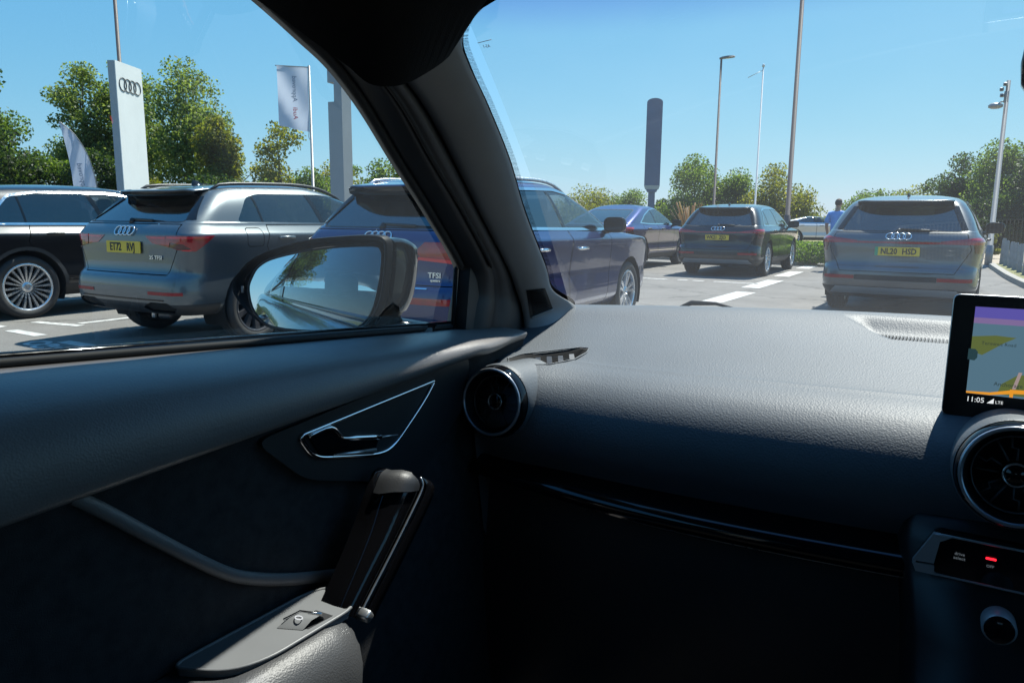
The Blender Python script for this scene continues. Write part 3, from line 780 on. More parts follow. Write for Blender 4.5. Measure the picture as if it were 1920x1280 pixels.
Q3 = dict(zmin=.315, L=4.48, W=.92, H=1.60, ro=.90, wb=2.68, wr=.352, rings=SUV, paint='paint_grey_green', wheel='turb', rim_m='alloy_dark', dr=.085, df=.11, ypeak=2.2, **{'raise': .125},
    dlo=[(.74, 1.19), (3.05, 1.165), (2.84, 1.26), (2.40, 1.45), (2.0, 1.485), (1.12, 1.47), (.95, 1.425)], dlo_trim=None,
    side_glass=suv_side(.65, 1.06, 1.92, 3.2, 1.1, 1.5, .15),
    rear_glass=[(-.71, 1.19), (.71, 1.19), (.56, 1.45), (-.56, 1.45)], front_glass=[(-.78, 1.18), (.78, 1.18), (.56, 1.46), (-.56, 1.46)],
    rear_parts=[('tail_lamp_detail', [(.64, .955), (.78, .935), (.84, .94), (.80, .985), (.66, 1.0)], .30, .004, 'lamp_dark', True),
                ('tail_lamp_detail', [(.88, .945), (1.2, .955), (1.2, .99), (.90, 1.0)], (.30, 1.0, .8), .006, 'lamp_dark', True),
                ('tail_lamp_strip', [(.62, 1.034), (1.2, 1.040), (1.2, 1.056), (.62, 1.050)], (.36, 1.06, 1.25), .010, 'lamp_bright', True),
                ('tail_lamp_strip', [(.78, .926), (.90, .914), (1.2, .914), (1.2, .934), (.90, .934), (.78, .945)], (.36, 1.06, 1.25), .010, 'lamp_bright', True),
                ('tail_lamp', [(.60, .965), (.80, .925), (.90, .915), (1.2, .915), (1.2, 1.065), (.60, 1.06)], (.40, 1.06, 1.25), .008, 'lamp_red', True),
                ('tail_lamp_strip', [(.40, 1.034), (.59, 1.034), (.59, 1.046), (.36, 1.046)], .3, .006, 'lamp_bright', True), ('tail_lamp_inner', [(.31, 1.055), (.42, .985), (.593, .965), (.593, 1.058)], .3, .004, 'lamp_red', True),
                ('tail_reflector', [(.42, .515), (.80, .515), (.80, .545), (.42, .545)], .40, .004, 'reflector_red', True),
                ('diffuser_vent', [(.38, .345), (.66, .345), (.74, .395), (.66, .445), (.44, .445), (.32, .395)], .40, -.02, 'void_black', True),
                ('bumper_lip', [(-.62, .46), (.62, .46), (.62, .472), (-.62, .472)], .3, .006, 'gloss_black', False)],
    clad=(.43, 'cladding'), flap=(.88, 1.04, .10, .09),  # cladding carried higher up; its black also stands in for the dark ground's reflection
    doors=[[(1.30, .40), (1.48, .30), (1.94, .30), (1.94, 1.16), (1.08, 1.16), (1.02, .95)], [(1.96, .30), (2.95, .30), (3.03, .7), (2.98, 1.12), (1.96, 1.16)]],
    handles=[(1.28, 1.03), (2.20, 1.02)], hx=.985,
    tailgate=[(-.62, .70), (.62, .70), (.74, .94), (.72, 1.165), (-.72, 1.165), (-.74, .94)],
    mirror=(2.85, 1.19), rail='trim_black', rail_y=(.62, 2.55), spoiler=(.34, .66, .57, .012, .05), wiper=(1.205, .46), antenna=.95, fins=(.75, 1.21, .595, 1.43),
    plate=.945, emblem=1.10, reg='ET72 RVJ', badges=[('35 TFSI', .46, .855, .05)],
    extras=[('tow_eye', [((-.10, .42, .27), (.045, .03, .11))], 'alloy'), ('exhaust', [((.10, .45, .26), (.18, .14, .08))], 'alloy_dark')])
Q5 = dict(L=4.67, W=.945, H=1.65, ro=.96, wb=2.82, wr=.368, rings=SUV, paint='paint_navy', wheel='five', dr=.08, df=.11, ypeak=2.3, **{'raise': .105},
    dlo=[(.80, 1.17), (3.17, 1.145), (2.94, 1.26), (2.48, 1.475), (2.05, 1.525), (1.15, 1.505), (1.0, 1.46)], dlo_trim='chrome',
    side_glass=suv_side(.7, 1.12, 2.02, 3.3, 1.1, 1.55, .16),
    rear_glass=[(-.72, 1.165), (.72, 1.165), (.58, 1.48), (-.58, 1.48)], front_glass=[(-.80, 1.16), (.80, 1.16), (.58, 1.50), (-.58, 1.50)],
    rear_parts=[('tail_lamp', [(.40, .965), (.46, .925), (.90, .895), (.93, 1.05), (.50, 1.045)], .30, .010, 'lamp_red', True),
                ('tail_lamp_strip', [(.42, .90), (.92, .865), (.93, .894), (.44, .924)], .30, .010, 'lamp_bright', True),
                ('tail_reflector', [(.30, .535), (.86, .535), (.86, .59), (.30, .59)], .40, .006, 'lamp_red', True),
                ('reversing_lamp', [(.20, .535), (.298, .535), (.298, .59), (.20, .59)], .40, .006, 'alloy', True),
                ('bumper_trim', [(.2, .66), (.56, .66), (.56, .67), (.2, .67)], .4, .006, 'chrome', True),
                ('rear_skid_plate', [(-.80, .28), (.80, .28), (.74, .37), (-.74, .37)], .45, .012, 'silver_cladding', False)],
    clad=(.27, 'cladding'),
    doors=[[(1.36, .40), (1.55, .30), (2.04, .30), (2.04, 1.135), (1.16, 1.135), (1.10, .93)], [(2.06, .30), (3.05, .30), (3.13, .7), (3.08, 1.10), (2.06, 1.135)]],
    handles=[(1.38, .95), (2.30, .94)], hx=.985, handle_m='chrome',
    tailgate=[(-.80, .69), (.80, .69), (.88, .93), (.78, 1.14), (-.78, 1.14), (-.88, .93)],
    mirror=(2.92, 1.185), rail='satin_alu', rail_y=(.62, 2.75), spoiler=(.30, .66, .60, .012, .075), wiper=(1.185, .52), antenna=1.0, fins=(.77, 1.19, .615, 1.45),
    plate=.83, emblem=1.085, reg='EJ21 TFX', badges=[('TFSI', .60, .775, .062), ('quattro', .61, .735, .028)])
SPORT = dict(ETRON); SPORT.update(rings=sportback(SUV), paint='paint_navy_bright', wheel='dark', rim_m='alloy_dark', H=1.615, dr=.0, df=.11, ypeak=2.45,
    dlo=[(1.05, 1.17), (1.5, 1.145), (3.36, 1.135), (3.12, 1.24), (2.70, 1.46), (2.3, 1.505), (1.9, 1.47), (1.42, 1.34)],
    rear_glass=[(-.66, 1.16), (.66, 1.16), (.54, 1.48), (-.54, 1.48)], spoiler=None, wiper=(1.17, .02), antenna=2.3, fins=None)

ROW = 'cars parked in the row of bays'
build_car(dict(ETRON, paint='paint_black', wheel='multi', arch_clad='cladding', reg='EK71 ZHB', green=True), ((-9.64, 4.46), -1.0), 'black SUV with chrome window frame and silver multi-spoke wheels, leftmost in the row', ROW)
build_car(Q3, ((-6.12, 4.95), -2.5), 'grey-green SUV with yellow number plate ET72 RVJ, parked behind the door mirror', ROW)
build_car(Q5, ((-3.52, 5.72), -2.5), 'dark blue SUV with silver roof rails and silver lettering, behind the windscreen pillar', ROW)
FARROW = 'cars parked beyond the road'
build_car(SPORT, ((-7.15, 17.55), -0.5), 'navy coupe-backed SUV parked beyond the dark blue SUV with silver roof rails', FARROW)
build_car(dict(ETRON, paint='paint_black', reg='WK21 ZJO', wheel='five'), ((-4.03, 17.35), -1.5), 'black SUV with red light bar and yellow plate, parked in front of the bushes', FARROW)
build_car(dict(ETRON, paint='paint_silver_grey', parked=False, reg='NL20 HSD', green=True), ((0.03, 11.75), 0.5), 'silver-grey SUV with green-banded plate NL20 HSD, straight ahead on the road')

# ------------------------------------------------------------------ the car we sit in
CX = 0.13                                    # its centre line
mat('dash_soft', (0.078, 0.090, 0.103), 0.55, spec=0.5, var=0.08, vscale=10, bump=0.36, bscale=500, bdist=0.0010, voronoi=True)
mat('door_soft', (0.15, 0.138, 0.135), 0.42, spec=0.6, var=0.10, vscale=10, bump=0.30, bscale=560, bdist=0.0008, voronoi=True)
mat('hard_plastic', (0.016, 0.017, 0.019), 0.5, bump=0.25, bscale=500, bdist=0.0008, var=0.12, vscale=14)
mat('pillar_plastic', (0.30, 0.30, 0.305), 0.55, bump=0.2, bscale=600, bdist=0.0006, var=0.08, vscale=12)
mat('door_cloth', (0.036, 0.036, 0.038), 0.95, spec=0.15, bump=0.7, bscale=900, bdist=0.001, var=0.3, vscale=60)
mat('headlining', (0.014, 0.015, 0.017), 0.95, spec=0.1, bump=0.5, bscale=700, bdist=0.001)
mat('piano_black', (0.005, 0.005, 0.006), 0.07, spec=0.5, rvar=0.04, vscale=40)
mat('arm_grey', (0.15, 0.155, 0.16), 0.42, spec=0.4, var=0.05, vscale=20)
mat('arm_leather', (0.050, 0.051, 0.053), 0.48, spec=0.5, bump=0.4, bscale=600, bdist=0.0008, voronoi=True)
mat('vent_dark', (0.010, 0.010, 0.011), 0.4)
mat('vent_rib', (0.07, 0.07, 0.075), 0.35)
mat('slat_grey', (0.26, 0.26, 0.265), 0.5)
mat('ring_silver', (0.42, 0.45, 0.50), 0.28, metal=0.75)
mat('frame_silver', (0.45, 0.46, 0.47), 0.4, metal=0.5)
mat('mirror_shell', (0.006, 0.006, 0.007), 0.5, spec=0.12, var=0.2, vscale=30)
mat('rubber', (0.008, 0.008, 0.009), 0.7)
mat('screen_black', (0.004, 0.004, 0.005), 0.25)
mat('mirror_silver', (0.60, 0.72, 0.78), 0.0, metal=1.0)
def emat(name, col, st): 
    m, t = new_mat(name); e = N(t, 'ShaderNodeEmission', i_Strength=st); e.inputs[0].default_value = (*col, 1)
    g = N(t, 'ShaderNodeBsdfGlossy'); g.inputs['Roughness'].default_value = .25
    fr = N(t, 'ShaderNodeFresnel', i_IOR=1.45); mx = N(t, 'ShaderNodeMixShader'); t.links.new(fr.outputs[0], mx.inputs[0]); t.links.new(e.outputs[0], mx.inputs[1]); t.links.new(g.outputs[0], mx.inputs[2])
    o = N(t, 'ShaderNodeOutputMaterial'); t.links.new(mx.outputs[0], o.inputs[0]); return m
emat('map_sea', (0.085, 0.165, 0.225), .50); emat('map_land', (0.105, 0.135, 0.04), .50); emat('map_road', (0.62, 0.25, 0.02), .62); emat('map_pale', (0.34, 0.26, 0.26), .5)
emat('map_dusk', (0.10, 0.085, 0.36), .5); emat('map_pink', (0.20, 0.14, 0.30), .5); emat('map_text', (0.03, 0.05, 0.05), .4); emat('ui_white', (0.75, 0.78, 0.80), .55); emat('ui_dark', (0.02, 0.05, 0.06), .5)
emat('warning_red', (0.95, 0.015, 0.03), 1.3); emat('ui_dim', (0.35, 0.42, 0.48), .14)
glass_mat('windscreen_glass', (0.90, 0.945, 0.93), 1.0, dust=0.021, band=(1.462, 1.505, (0.58, 0.66, 0.86)))
glass_mat('side_glass', (0.87, 0.93, 0.90), 1.0, dust=0.006)
glass_mat('own_privacy', (0.10, 0.12, 0.13), 1.0)
def frit_mat():
    m, t = new_mat('frit_dots'); L = t.links.new
    tc = N(t, 'ShaderNodeTexCoord'); v = N(t, 'ShaderNodeTexVoronoi', i_Scale=900.0, i_Randomness=0.15); L(tc.outputs['Object'], v.inputs['Vector'])
    c = N(t, 'ShaderNodeMath', operation='LESS_THAN', i_1=0.43); L(v.outputs['Distance'], c.inputs[0])
    tr = N(t, 'ShaderNodeBsdfTransparent'); d = N(t, 'ShaderNodeBsdfDiffuse'); d.inputs[0].default_value = (.01, .01, .012, 1)
    mx = N(t, 'ShaderNodeMixShader'); L(c.outputs[0], mx.inputs[0]); L(tr.outputs[0], mx.inputs[1]); L(d.outputs[0], mx.inputs[2])
    o = N(t, 'ShaderNodeOutputMaterial'); L(mx.outputs[0], o.inputs[0]); return m
frit_mat()
paint_mat('paint_own', (0.035, 0.048, 0.062), 0.5, 0.3)
own = empty('own_car', (0, 0, 0))
tag(own, 'black car interior around the viewer with dashboard, passenger door and windscreen pillar', 'car')
def mirrored(o, name=None):
    """copy of a part on the other side of the centre line"""
    bm = bmesh.new(); bm.from_mesh(o.data)
    for v in bm.verts: v.co.x = 2*CX-v.co.x
    bmesh.ops.reverse_faces(bm, faces=bm.faces)
    return link(name or o.name.split('.')[0], bm, list(o.data.materials), own)
sm = lambda a, b, x: (lambda t: t*t*(3-2*t))(min(1, max(0, (x-a)/(b-a))))

# --- dashboard
def q_of(x): return (x-CX)/0.75
def ybase(x): return 1.335-0.139*q_of(x)**2
def zbase(x): return 1.106-0.014*q_of(x)**2
def dash_profile(x):
    q = min(1.2, abs(q_of(x))); zc = 1.046-.014*min(1, q*1.3); yb = ybase(x)
    return [(yb+.05, zbase(x)-.035), (yb+.02, zbase(x)-.006), (yb, zbase(x)), (yb-.04, zbase(x)-.003), (yb*.55+.985*.45+.01, (zbase(x)*.55+zc*.45)+.005), (1.0, zc+.0080), (.984, zc+.0058), (.970, zc+.0028),
            (.956, zc+.0004), (.938, zc-.0040), (.915, zc-.013), (.893, zc-.029), (.877, zc-.052), (.871, zc-.078), (.876, zc-.103), (.892, zc-.128), (.905, zc-.145), (.93, zc-.155)]
def xleft(y): return -.603-.062*sm(.88, 1.10, y)
bm = bmesh.new(); rows = []
NX = 110
for i in range(NX+1):
    f = i/NX; xg = -.62+1.50*f
    prof = cr_interp(dash_profile(xg), 4)
    row = []
    for (y, z) in prof:
        xl = xleft(y); xr = 2*CX-xl; X_ = xl+(xr-xl)*f
        bu = math.exp(-((X_+.560)/.062)**2)
        row.append((X_, y-.012*bu*sm(1.0, .90, y), z+.008*bu*sm(.80, .90, y)*sm(1.03, .93, y)))
    rows.append(row)
endL = [(x, y, z) for x, y, z in rows[0]]
rows = [[(x-.004, y+.004, z-.012) for x, y, z in endL], ] + rows
rows = [[(x-.006, y+.03, z-.16) for x, y, z in endL]] + rows
grid(bm, rows); bmesh.ops.recalc_face_normals(bm, faces=bm.faces)
bm.normal_update()
if sum(f.normal.z for f in bm.faces) < 0: bmesh.ops.reverse_faces(bm, faces=bm.faces)
upc = lambda f: f.normal.z > .5
def recess(bm, poly, depth, name, m, parent, slope=0.0):
    p = cut(bm, planes_of(poly, 'top'), upc)
    p.normal_update(); be = [e for e in p.edges if len(e.link_faces) == 1]
    r = bmesh.ops.extrude_edge_only(p, edges=be); 
    fl = [v for v in p.verts if v not in {g for g in r['geom'] if isinstance(g, bmesh.types.BMVert)}]
    for v in fl: v.co.z -= depth; 
    bmesh.ops.recalc_face_normals(p, faces=p.faces); p.normal_update()
    if max(p.faces, key=lambda f: f.calc_area()).normal.z < 0: bmesh.ops.reverse_faces(p, faces=p.faces)
    return p
rec_poly = [(-.178, 1.292), (-.165, 1.262), (-.108, 1.192), (-.100, 1.186), (2*CX+.100, 1.186), (2*CX+.108, 1.192), (2*CX+.165, 1.262), (2*CX+.178, 1.292)]
from mathutils.bvhtree import BVHTree
DB = BVHTree.FromBMesh(bm)
def dz(x, y):
    h = DB.ray_cast(Vector((x, y, 1.3)), Vector((0, 0, -1)))[0]; return h.z if h else 1.05
hole = cut(bm, planes_of(rec_poly, 'top'), upc); hole.free()
ctr_ = Vector((-.548, .962)); def_poly = [(-.600, .950), (-.590, .975), (-.520, 1.036), (-.506, 1.036), (-.502, 1.02), (-.505, .985), (-.525, .945), (-.560, .925), (-.585, .930)]
hole = cut(bm, planes_of(ccw(def_poly), 'top'), upc); hole.free()
dash = link('dashboard', bm, MATS['dash_soft'], own)
def scoop(poly, depth, y0, y1, ny, nx):
    b = bmesh.new(); rows = []
    P = ccw([tuple(p) for p in poly])
    for y in np.linspace(y0+.0005, y1-.0005, ny):
        xs = []
        for a, c in zip(P, P[1:]+P[:1]):
            if (a[1]-y)*(c[1]-y) <= 0 and abs(a[1]-c[1]) > 1e-7: xs.append(a[0]+(c[0]-a[0])*(y-a[1])/(c[1]-a[1]))
        xa, xb = min(xs), max(xs); row = []
        for f in np.linspace(0, 1, nx):
            x = xa+(xb-xa)*f; e = min(f, 1-f)*(xb-xa); row.append((x, y, dz(x, y)-depth(x, y)*min(1, e/.03)))
        rows.append(row)
    grid(b, rows); b.normal_update()
    if sum(f.normal.z for f in b.faces) < 0: bmesh.ops.reverse_faces(b, faces=b.faces)
    return b
def sd_(x, y):
    zf = dz(x, 1.184)-.004*sm(1.186, 1.19, y); return max(0, dz(x, y)-zf)*(1-sm(1.240, 1.291, y))
link('speaker_recess', scoop(rec_poly, sd_, 1.186, 1.292, 26, 80), MATS['dash_soft'], dash)
gb = bmesh.new()
for i in range(120):
    x = -.150+.56*i/119; ya = 1.192; 
    if x < -.104: ya = 1.192+(-.104-x)*1.2
    if x > 2*CX+.104: ya = 1.192+(x-2*CX-.104)*1.2
    yb_ = 1.240
    if yb_-ya < .008: continue
    zc_ = dz(x, 1.184)-.0030
    box(gb, (x, (ya+yb_)/2, zc_), (.0024, yb_-ya, .005))
tag(link('speaker_grille', gb, MATS['hard_plastic'], dash, smooth=False))['kind'] = 'stuff'
link('defroster_well', scoop(def_poly, lambda x, y: .020*sm(.925, .932, y)*(1-sm(1.025, 1.036, y)), .9255, 1.0355, 20, 24), MATS['void_black'], dash)
e_ax = Vector((.62, .78, 0)).normalized()
for i in range(6):
    f = i/5; c0 = Vector((-.578, .938, 0)).lerp(Vector((-.518, 1.008, 0)), f); zt_ = dz(c0.x, c0.y)-.0005; sb = bmesh.new(); hh = (.010, .013, .013, .012, .010, .007)[i]
    a0 = c0+Vector((-.004, .005, zt_)); q_ = [a0-e_ax*.0055, a0+e_ax*.0025, a0+e_ax*.0095+Vector((0, -.010, -hh)), a0+e_ax*.0005+Vector((0, -.010, -hh))]
    bk = Vector((-.001, .002, -.0005)); fr1 = [sb.verts.new(p) for p in q_]; fr2 = [sb.verts.new(p+bk) for p in q_]
    sb.faces.new(fr1); sb.faces.new(fr2[::-1])
    for k in range(4): sb.faces.new((fr1[k], fr2[k], fr2[(k+1) % 4], fr1[(k+1) % 4]))
    bmesh.ops.recalc_face_normals(sb, faces=sb.faces); link('defroster_slat', sb, MATS['slat_grey'], dash, smooth=False)
rb = bmesh.new(); tube(rb, [(x, y, dz(x, y)+.0006) for x, y in offset_poly(def_poly, .001)], .0012, 6, closed=True); link('defroster_rim', rb, MATS['dash_soft'], dash)
# round vents: pod, ring, blades, hub
def air_vent(c, ax, label, pod_prof=((.066, -.12), (.0625, -.07), (.0612, -.040), (.0606, -.022), (.060, -.013), (.0585, -.010))):
    ax = Vector(ax).normalized(); u = Vector((1, 0, 0)); u = (u-ax*u.dot(ax)).normalized(); v = ax.cross(u)
    mt = axes_mtx(c, u, v, ax) @ Matrix.Scale(.89, 4)
    pod = bmesh.new(); lathe(pod, pod_prof, 48, mt)
    vent = link('air_vent', pod, MATS['dash_soft'], own)
    vent['label'] = label
    col = bmesh.new(); lathe(col, [(.0575, -.03), (.0575, -.004), (.0555, .003), (.0535, .006), (.0500, .0062)], 48, mt); link('vent_collar', col, MATS['piano_black'], vent)
    rg = bmesh.new(); tube(rg, [mt @ Vector((.0515*math.cos(a), .0515*math.sin(a), .0062)) for a in np.linspace(0, 2*math.pi, 49)[:-1]], .0023, 8, closed=True); link('vent_ring', rg, MATS['ring_silver'], vent)
    wl = bmesh.new(); lathe(wl, [(.050, .006), (.0465, -.006), (.042, -.014), (.040, -.03), (.001, -.034)], 48, mt); link('vent_bowl', wl, MATS['vent_dark'], vent)
    r2 = bmesh.new(); tube(r2, [mt @ Vector((.0415*math.cos(a), .0415*math.sin(a), -.010)) for a in np.linspace(0, 2*math.pi, 41)[:-1]], .0012, 6, closed=True); link('vent_inner_ring', r2, MATS['vent_rib'], vent)
    for k in range(12):
        a = 2*math.pi*k/12; b = bmesh.new()
        p = lambda r, da, h: mt @ Vector((r*math.cos(a+da), r*math.sin(a+da), h))
        tube(b, [p(.015, 0, -.012), p(.027, 0.0, -.014), p(.029, .20 if k % 2 else 0.0, -.014), p(.040, .16 if k % 2 else 0.0, -.016)], .0011, 5); link('vent_blade', b, MATS['vent_rib'], vent)
    hb = bmesh.new(); lathe(hb, [(.0001, -.006), (.0115, -.006), (.0125, -.009), (.0125, -.03)], 24, mt); link('vent_hub', hb, MATS['piano_black'], vent)
    h2 = bmesh.new(); tube(h2, [mt @ Vector((.0122*math.cos(a), .0122*math.sin(a), -.0058)) for a in np.linspace(0, 2*math.pi, 25)[:-1]], .0011, 6, closed=True); link('hub_ring', h2, MATS['satin_alu'], vent)
air_vent((-.562, .850, .994), (.02, -1, .13), 'round vent with chrome ring at the door end')
air_vent((.050, .824, 1.013), (.02, -1, .13), 'round vent with chrome ring below the screen', ((.062, -.12), (.061, -.06), (.0606, -.03), (.060, -.014), (.0585, -.010)))
air_vent((2*CX-.050, .824, 1.013), (-.02, -1, .13), 'round vent with chrome ring on the far side of the screen', ((.062, -.12), (.061, -.06), (.0606, -.03), (.060, -.014), (.0585, -.010)))
# gloss trim strip along the dash, lower dash, centre stack
bm = bmesh.new(); rows = []
for i in range(61):
    f = i/60; x = -.612+f*.60; yb = .876; zt_ = .897-.010*math.sin(f*math.pi)+.002*f; hgt = .010+.014*sm(0, .5, f)
    rows.append([(x, yb+.05, zt_+.014), (x, yb+.010, zt_+.003), (x, yb, zt_-.002), (x, yb-.006, zt_-.0055), (x, yb-.012, zt_-.0095), (x, yb-.015, zt_-.014), (x, yb-.014, zt_-.013-hgt*.6), (x, yb-.006, zt_-.012-hgt*.8), (x, yb+.05, zt_-.02-hgt)])
grid(bm, rows); bmesh.ops.recalc_face_normals(bm, faces=bm.faces); strip = link('dash_trim_strip', bm, MATS['piano_black'], own)
bm = bmesh.new(); tube(bm, [(-.60+.58*f, .863, .879-.010*math.sin(f*math.pi)-.008*sm(0, .5, f)) for f in np.linspace(0, 1, 40)], .0011, 5); link('trim_edge', bm, MATS['satin_alu'], strip)
bm = bmesh.new(); rows = []
for i in range(31):
    x = -.66+1.58*i/30
    rows.append([(x, y, z) for y, z in [(.95, .895), (.925, .872), (.915, .85), (.905, .78), (.90, .70), (.90, .55), (.93, .42), (1.1, .32)]])
grid(bm, rows); bmesh.ops.recalc_face_normals(bm, faces=bm.faces); link('glovebox', bm, MATS['hard_plastic'], own)
bm = bmesh.new(); rows = []
for (y, z, hw) in [(.90, .960, .150), (.885, .95, .16), (.868, .938, .165), (.856, .915, .168), (.850, .890, .165), (.84, .88, .16), (.81, .83, .15), (.79, .77, .145), (.72, .72, .15), (.45, .68, .14), (.1, .66, .13)]:
    rows.append([(CX+hw*s_, y+dy, z+dz) for s_, dy, dz in [(-1.12, .10, -.03), (-1.04, .02, -.005), (-.97, .002, 0), (-.6, -.004, 0), (0, -.008, 0), (.6, -.004, 0), (.97, .002, 0), (1.04, .02, -.005), (1.12, .10, -.03)]])
grid(bm, rows); bmesh.ops.recalc_face_normals(bm, faces=bm.faces); stack = link('centre_stack', bm, MATS['vent_dark'], own)
# switch bar with bright frame
bm = bmesh.new(); fr_ = round_poly([(-.028, .904), (-.011, .936), (2*CX+.011, .936), (2*CX+.028, .904), (2*CX+.024, .893), (-.024, .893)], .006)
mt = axes_mtx((0, .838, 0), (1, 0, 0), (0, 0, 1), (0, -1, 0))
prism(bm, fr_, -.02, .0, mt); bar = link('switch_bar', bm, MATS['piano_black'], own, smooth=False)
bm = bmesh.new(); tube(bm, [mt @ Vector((x, z, .001)) for x, z in fr_], .0013, 6, closed=True); link('switch_bar_frame', bm, MATS['frame_silver'], bar)
bm = bmesh.new(); prism(bm, [(-.029, .9035), (-.0125, .936), (.004, .9355), (-.006, .929), (-.0095, .9045)], -.004, .003, mt); link('frame_corner', bm, MATS['frame_silver'], bar, smooth=False)
bm = bmesh.new(); prism(bm, [(-.029, .9015), (-.009, .9025), (-.0085, .8955), (-.004, .8925), (-.025, .8925)], -.004, .003, mt); link('frame_corner', bm, MATS['frame_silver'], bar, smooth=False)
link('switch_text', text_bm('drive\nselect', .0072, mt @ Matrix.Translation((.012, .9175, .0015)) @ Matrix.Scale(.62, 4), .0002), MATS['ui_dim'], bar, smooth=False)
bm = bmesh.new(); box(bm, (.0385, .8365, .9215), (.009, .002, .0022), None, .0007); link('warning_light', bm, MATS['warning_red'], bar)
link('switch_text', text_bm('OFF', .0055, mt @ Matrix.Translation((.0385, .9135, .0015)) @ Matrix.Scale(.7, 4), .0002), MATS['ui_dim'], bar, smooth=False)
km = axes_mtx((.049, .795, .873), (1, 0, 0), (0, .2, .98), (0, -.98, .2))
bm = bmesh.new(); lathe(bm, [(.0145, -.02), (.0145, .008), (.0125, .0115)], 32, km); kn = link('climate_knob', bm, MATS['frame_silver'], own)
bm = bmesh.new(); lathe(bm, [(.0125, .0112), (.011, .0118), (.0001, .0118)], 32, km); link('knob_cap', bm, MATS['piano_black'], kn)
# screen
KS = 1.083
sx0, sx1, sz0, sz1 = -.017, 2*CX+.017, 1.060, 1.183
SO = Vector((0, .872, 0)); st = Vector((0, .10, 1)).normalized()
smt = Matrix.Translation((0, 0, EYE)) @ Matrix.Scale(KS, 4) @ Matrix.Translation((0, 0, -EYE)) @ axes_mtx((0, .872-.10*1.118, 0), (1, 0, 0), st, Vector((1, 0, 0)).cross(st))
bm = bmesh.new(); prism(bm, round_poly([(sx0, sz0), (sx1, sz0), (sx1, sz1), (sx0, sz1)], .006), -.012, 0, smt); scr = link('infotainment_screen', bm, MATS['screen_black'], own, smooth=False)
bm = bmesh.new(); tube(bm, [smt @ Vector((x, z, -.002)) for x, z in round_poly([(sx0, sz0), (sx1, sz0), (sx1, sz1), (sx0, sz1)], .006)], .0012, 6, closed=True); link('screen_rim', bm, MATS['satin_alu'], scr)
def flat(name, poly, h, m):
    b = bmesh.new(); b.faces.new([b.verts.new(smt @ Vector((x, z, h))) for x, z in ccw(poly)]); return link(name, b, MATS[m], scr, smooth=False)
flat('map_display', [(.002, 1.0845), (2*CX-.002, 1.0845), (2*CX-.002, 1.1555), (.002, 1.1555)], .0006, 'map_sea')
flat('map_sky', [(.002, 1.1555), (2*CX-.002, 1.1555), (2*CX-.002, 1.1615), (.002, 1.1615)], .0007, 'map_pink')
flat('map_sky', [(.002, 1.1612), (2*CX-.002, 1.1612), (2*CX-.002, 1.172), (.002, 1.172)], .0009, 'map_dusk')
flat('map_land', [(.002, 1.142), (.022, 1.1445), (.039, 1.1435), (.030, 1.138), (.012, 1.124), (.002, 1.127)], .0008, 'map_land')
flat('map_land', [(.028, 1.0865), (.031, 1.097), (.044, 1.1075), (.075, 1.109), (.075, 1.0865)], .0008, 'map_land')
flat('map_road', [(.002, 1.0865), (.022, 1.0875), (.042, 1.0925), (.12, 1.097), (.12, 1.0935), (.042, 1.0885), (.022, 1.0848), (.002, 1.0846)], .0012, 'map_road')
flat('map_road', [(.0385, 1.0848), (.0415, 1.0848), (.0415, 1.0925), (.0385, 1.0925)], .0014, 'map_road')
flat('map_street', [(.040, 1.093), (.043, 1.093), (.047, 1.11), (.044, 1.11)], .0011, 'map_pale')
link('map_name', text_bm('Terminus Road', .0047, smt @ Matrix.Translation((.025, 1.136, .0012)), .0001), MATS['map_text'], scr, smooth=False)
link('map_name', text_bm('Anchorage', .0055, smt @ Matrix.Translation((.0365, 1.0965, .0017)), .0001), MATS['map_text'], scr, smooth=False)
link('clock_text', text_bm('11:05', .0072, smt @ Matrix.Translation((.0105, 1.0785, .0012)), .0001), MATS['ui_white'], scr, smooth=False)
flat('signal_icon', [(.0205, 1.0765), (.0262, 1.0765), (.0262, 1.0818)], .0012, 'ui_white')
link('signal_text', text_bm('LTE', .0042, smt @ Matrix.Translation((.0308, 1.0782, .0012)), .0001), MATS['ui_white'], scr, smooth=False)
flat('map_button', [(.000, 1.1185), (.006, 1.118), (.0082, 1.121), (.0082, 1.127), (.006, 1.1295), (.000, 1.1295)], .0016, 'ui_dark')

# --- passenger door
def zsill(y): return 1.143-.07*y
def zpad(y): return 1.018+.056*y
YS = np.linspace(-.55, 1.02, 64)
bm = bmesh.new(); rows = []
for y in YS:
    P0 = np.array((-.697, zsill(y)-.002)); P1 = np.array((-.570, zsill(y)+.004)); P2 = np.array((-.579, zpad(y)))
    if y > .85: P1 = P1+np.array((-.03*sm(.85, 1.0, y), 0)); P2 = P2+np.array((-.03*sm(.85, 1.0, y), -.012*sm(.8, 1.0, y)))
    pr = [P0+np.array((-.006, -.03)), P0+np.array((-.004, -.004))]+[(1-t)**2*P0+2*t*(1-t)*P1+t*t*P2 for t in np.linspace(0, 1, 15)]
    pr += [P2+np.array((-.004, -.006)), P2+np.array((-.016, -.010)), P2+np.array((-.035, -.012))]
    rows.append([(p[0], y, p[1]) for p in pr])
grid(bm, rows); bmesh.ops.recalc_face_normals(bm, faces=bm.faces); bm.normal_update()
bm2 = bmesh.new(); rows = []
for y in YS:
    rows.append([(x, y, z) for x, z in [(-.612, zpad(y)-.008), (-.617, zpad(y)-.03), (-.619, .95), (-.617, .88), (-.615, .80), (-.612, .70), (-.60, .55), (-.605, .40), (-.62, .33)]])
grid(bm2, rows); bmesh.ops.recalc_face_normals(bm2, faces=bm2.faces)
door = link('passenger_door', bm2, MATS['door_cloth'], own)
pad = link('door_top_pad', bm, MATS['door_soft'], door)
bm = bmesh.new(); tube(bm, [(-.697, y, zsill(y)+.002) for y in np.linspace(-.55, .965, 40)], .0045, 8); link('window_seal', bm, MATS['rubber'], door)
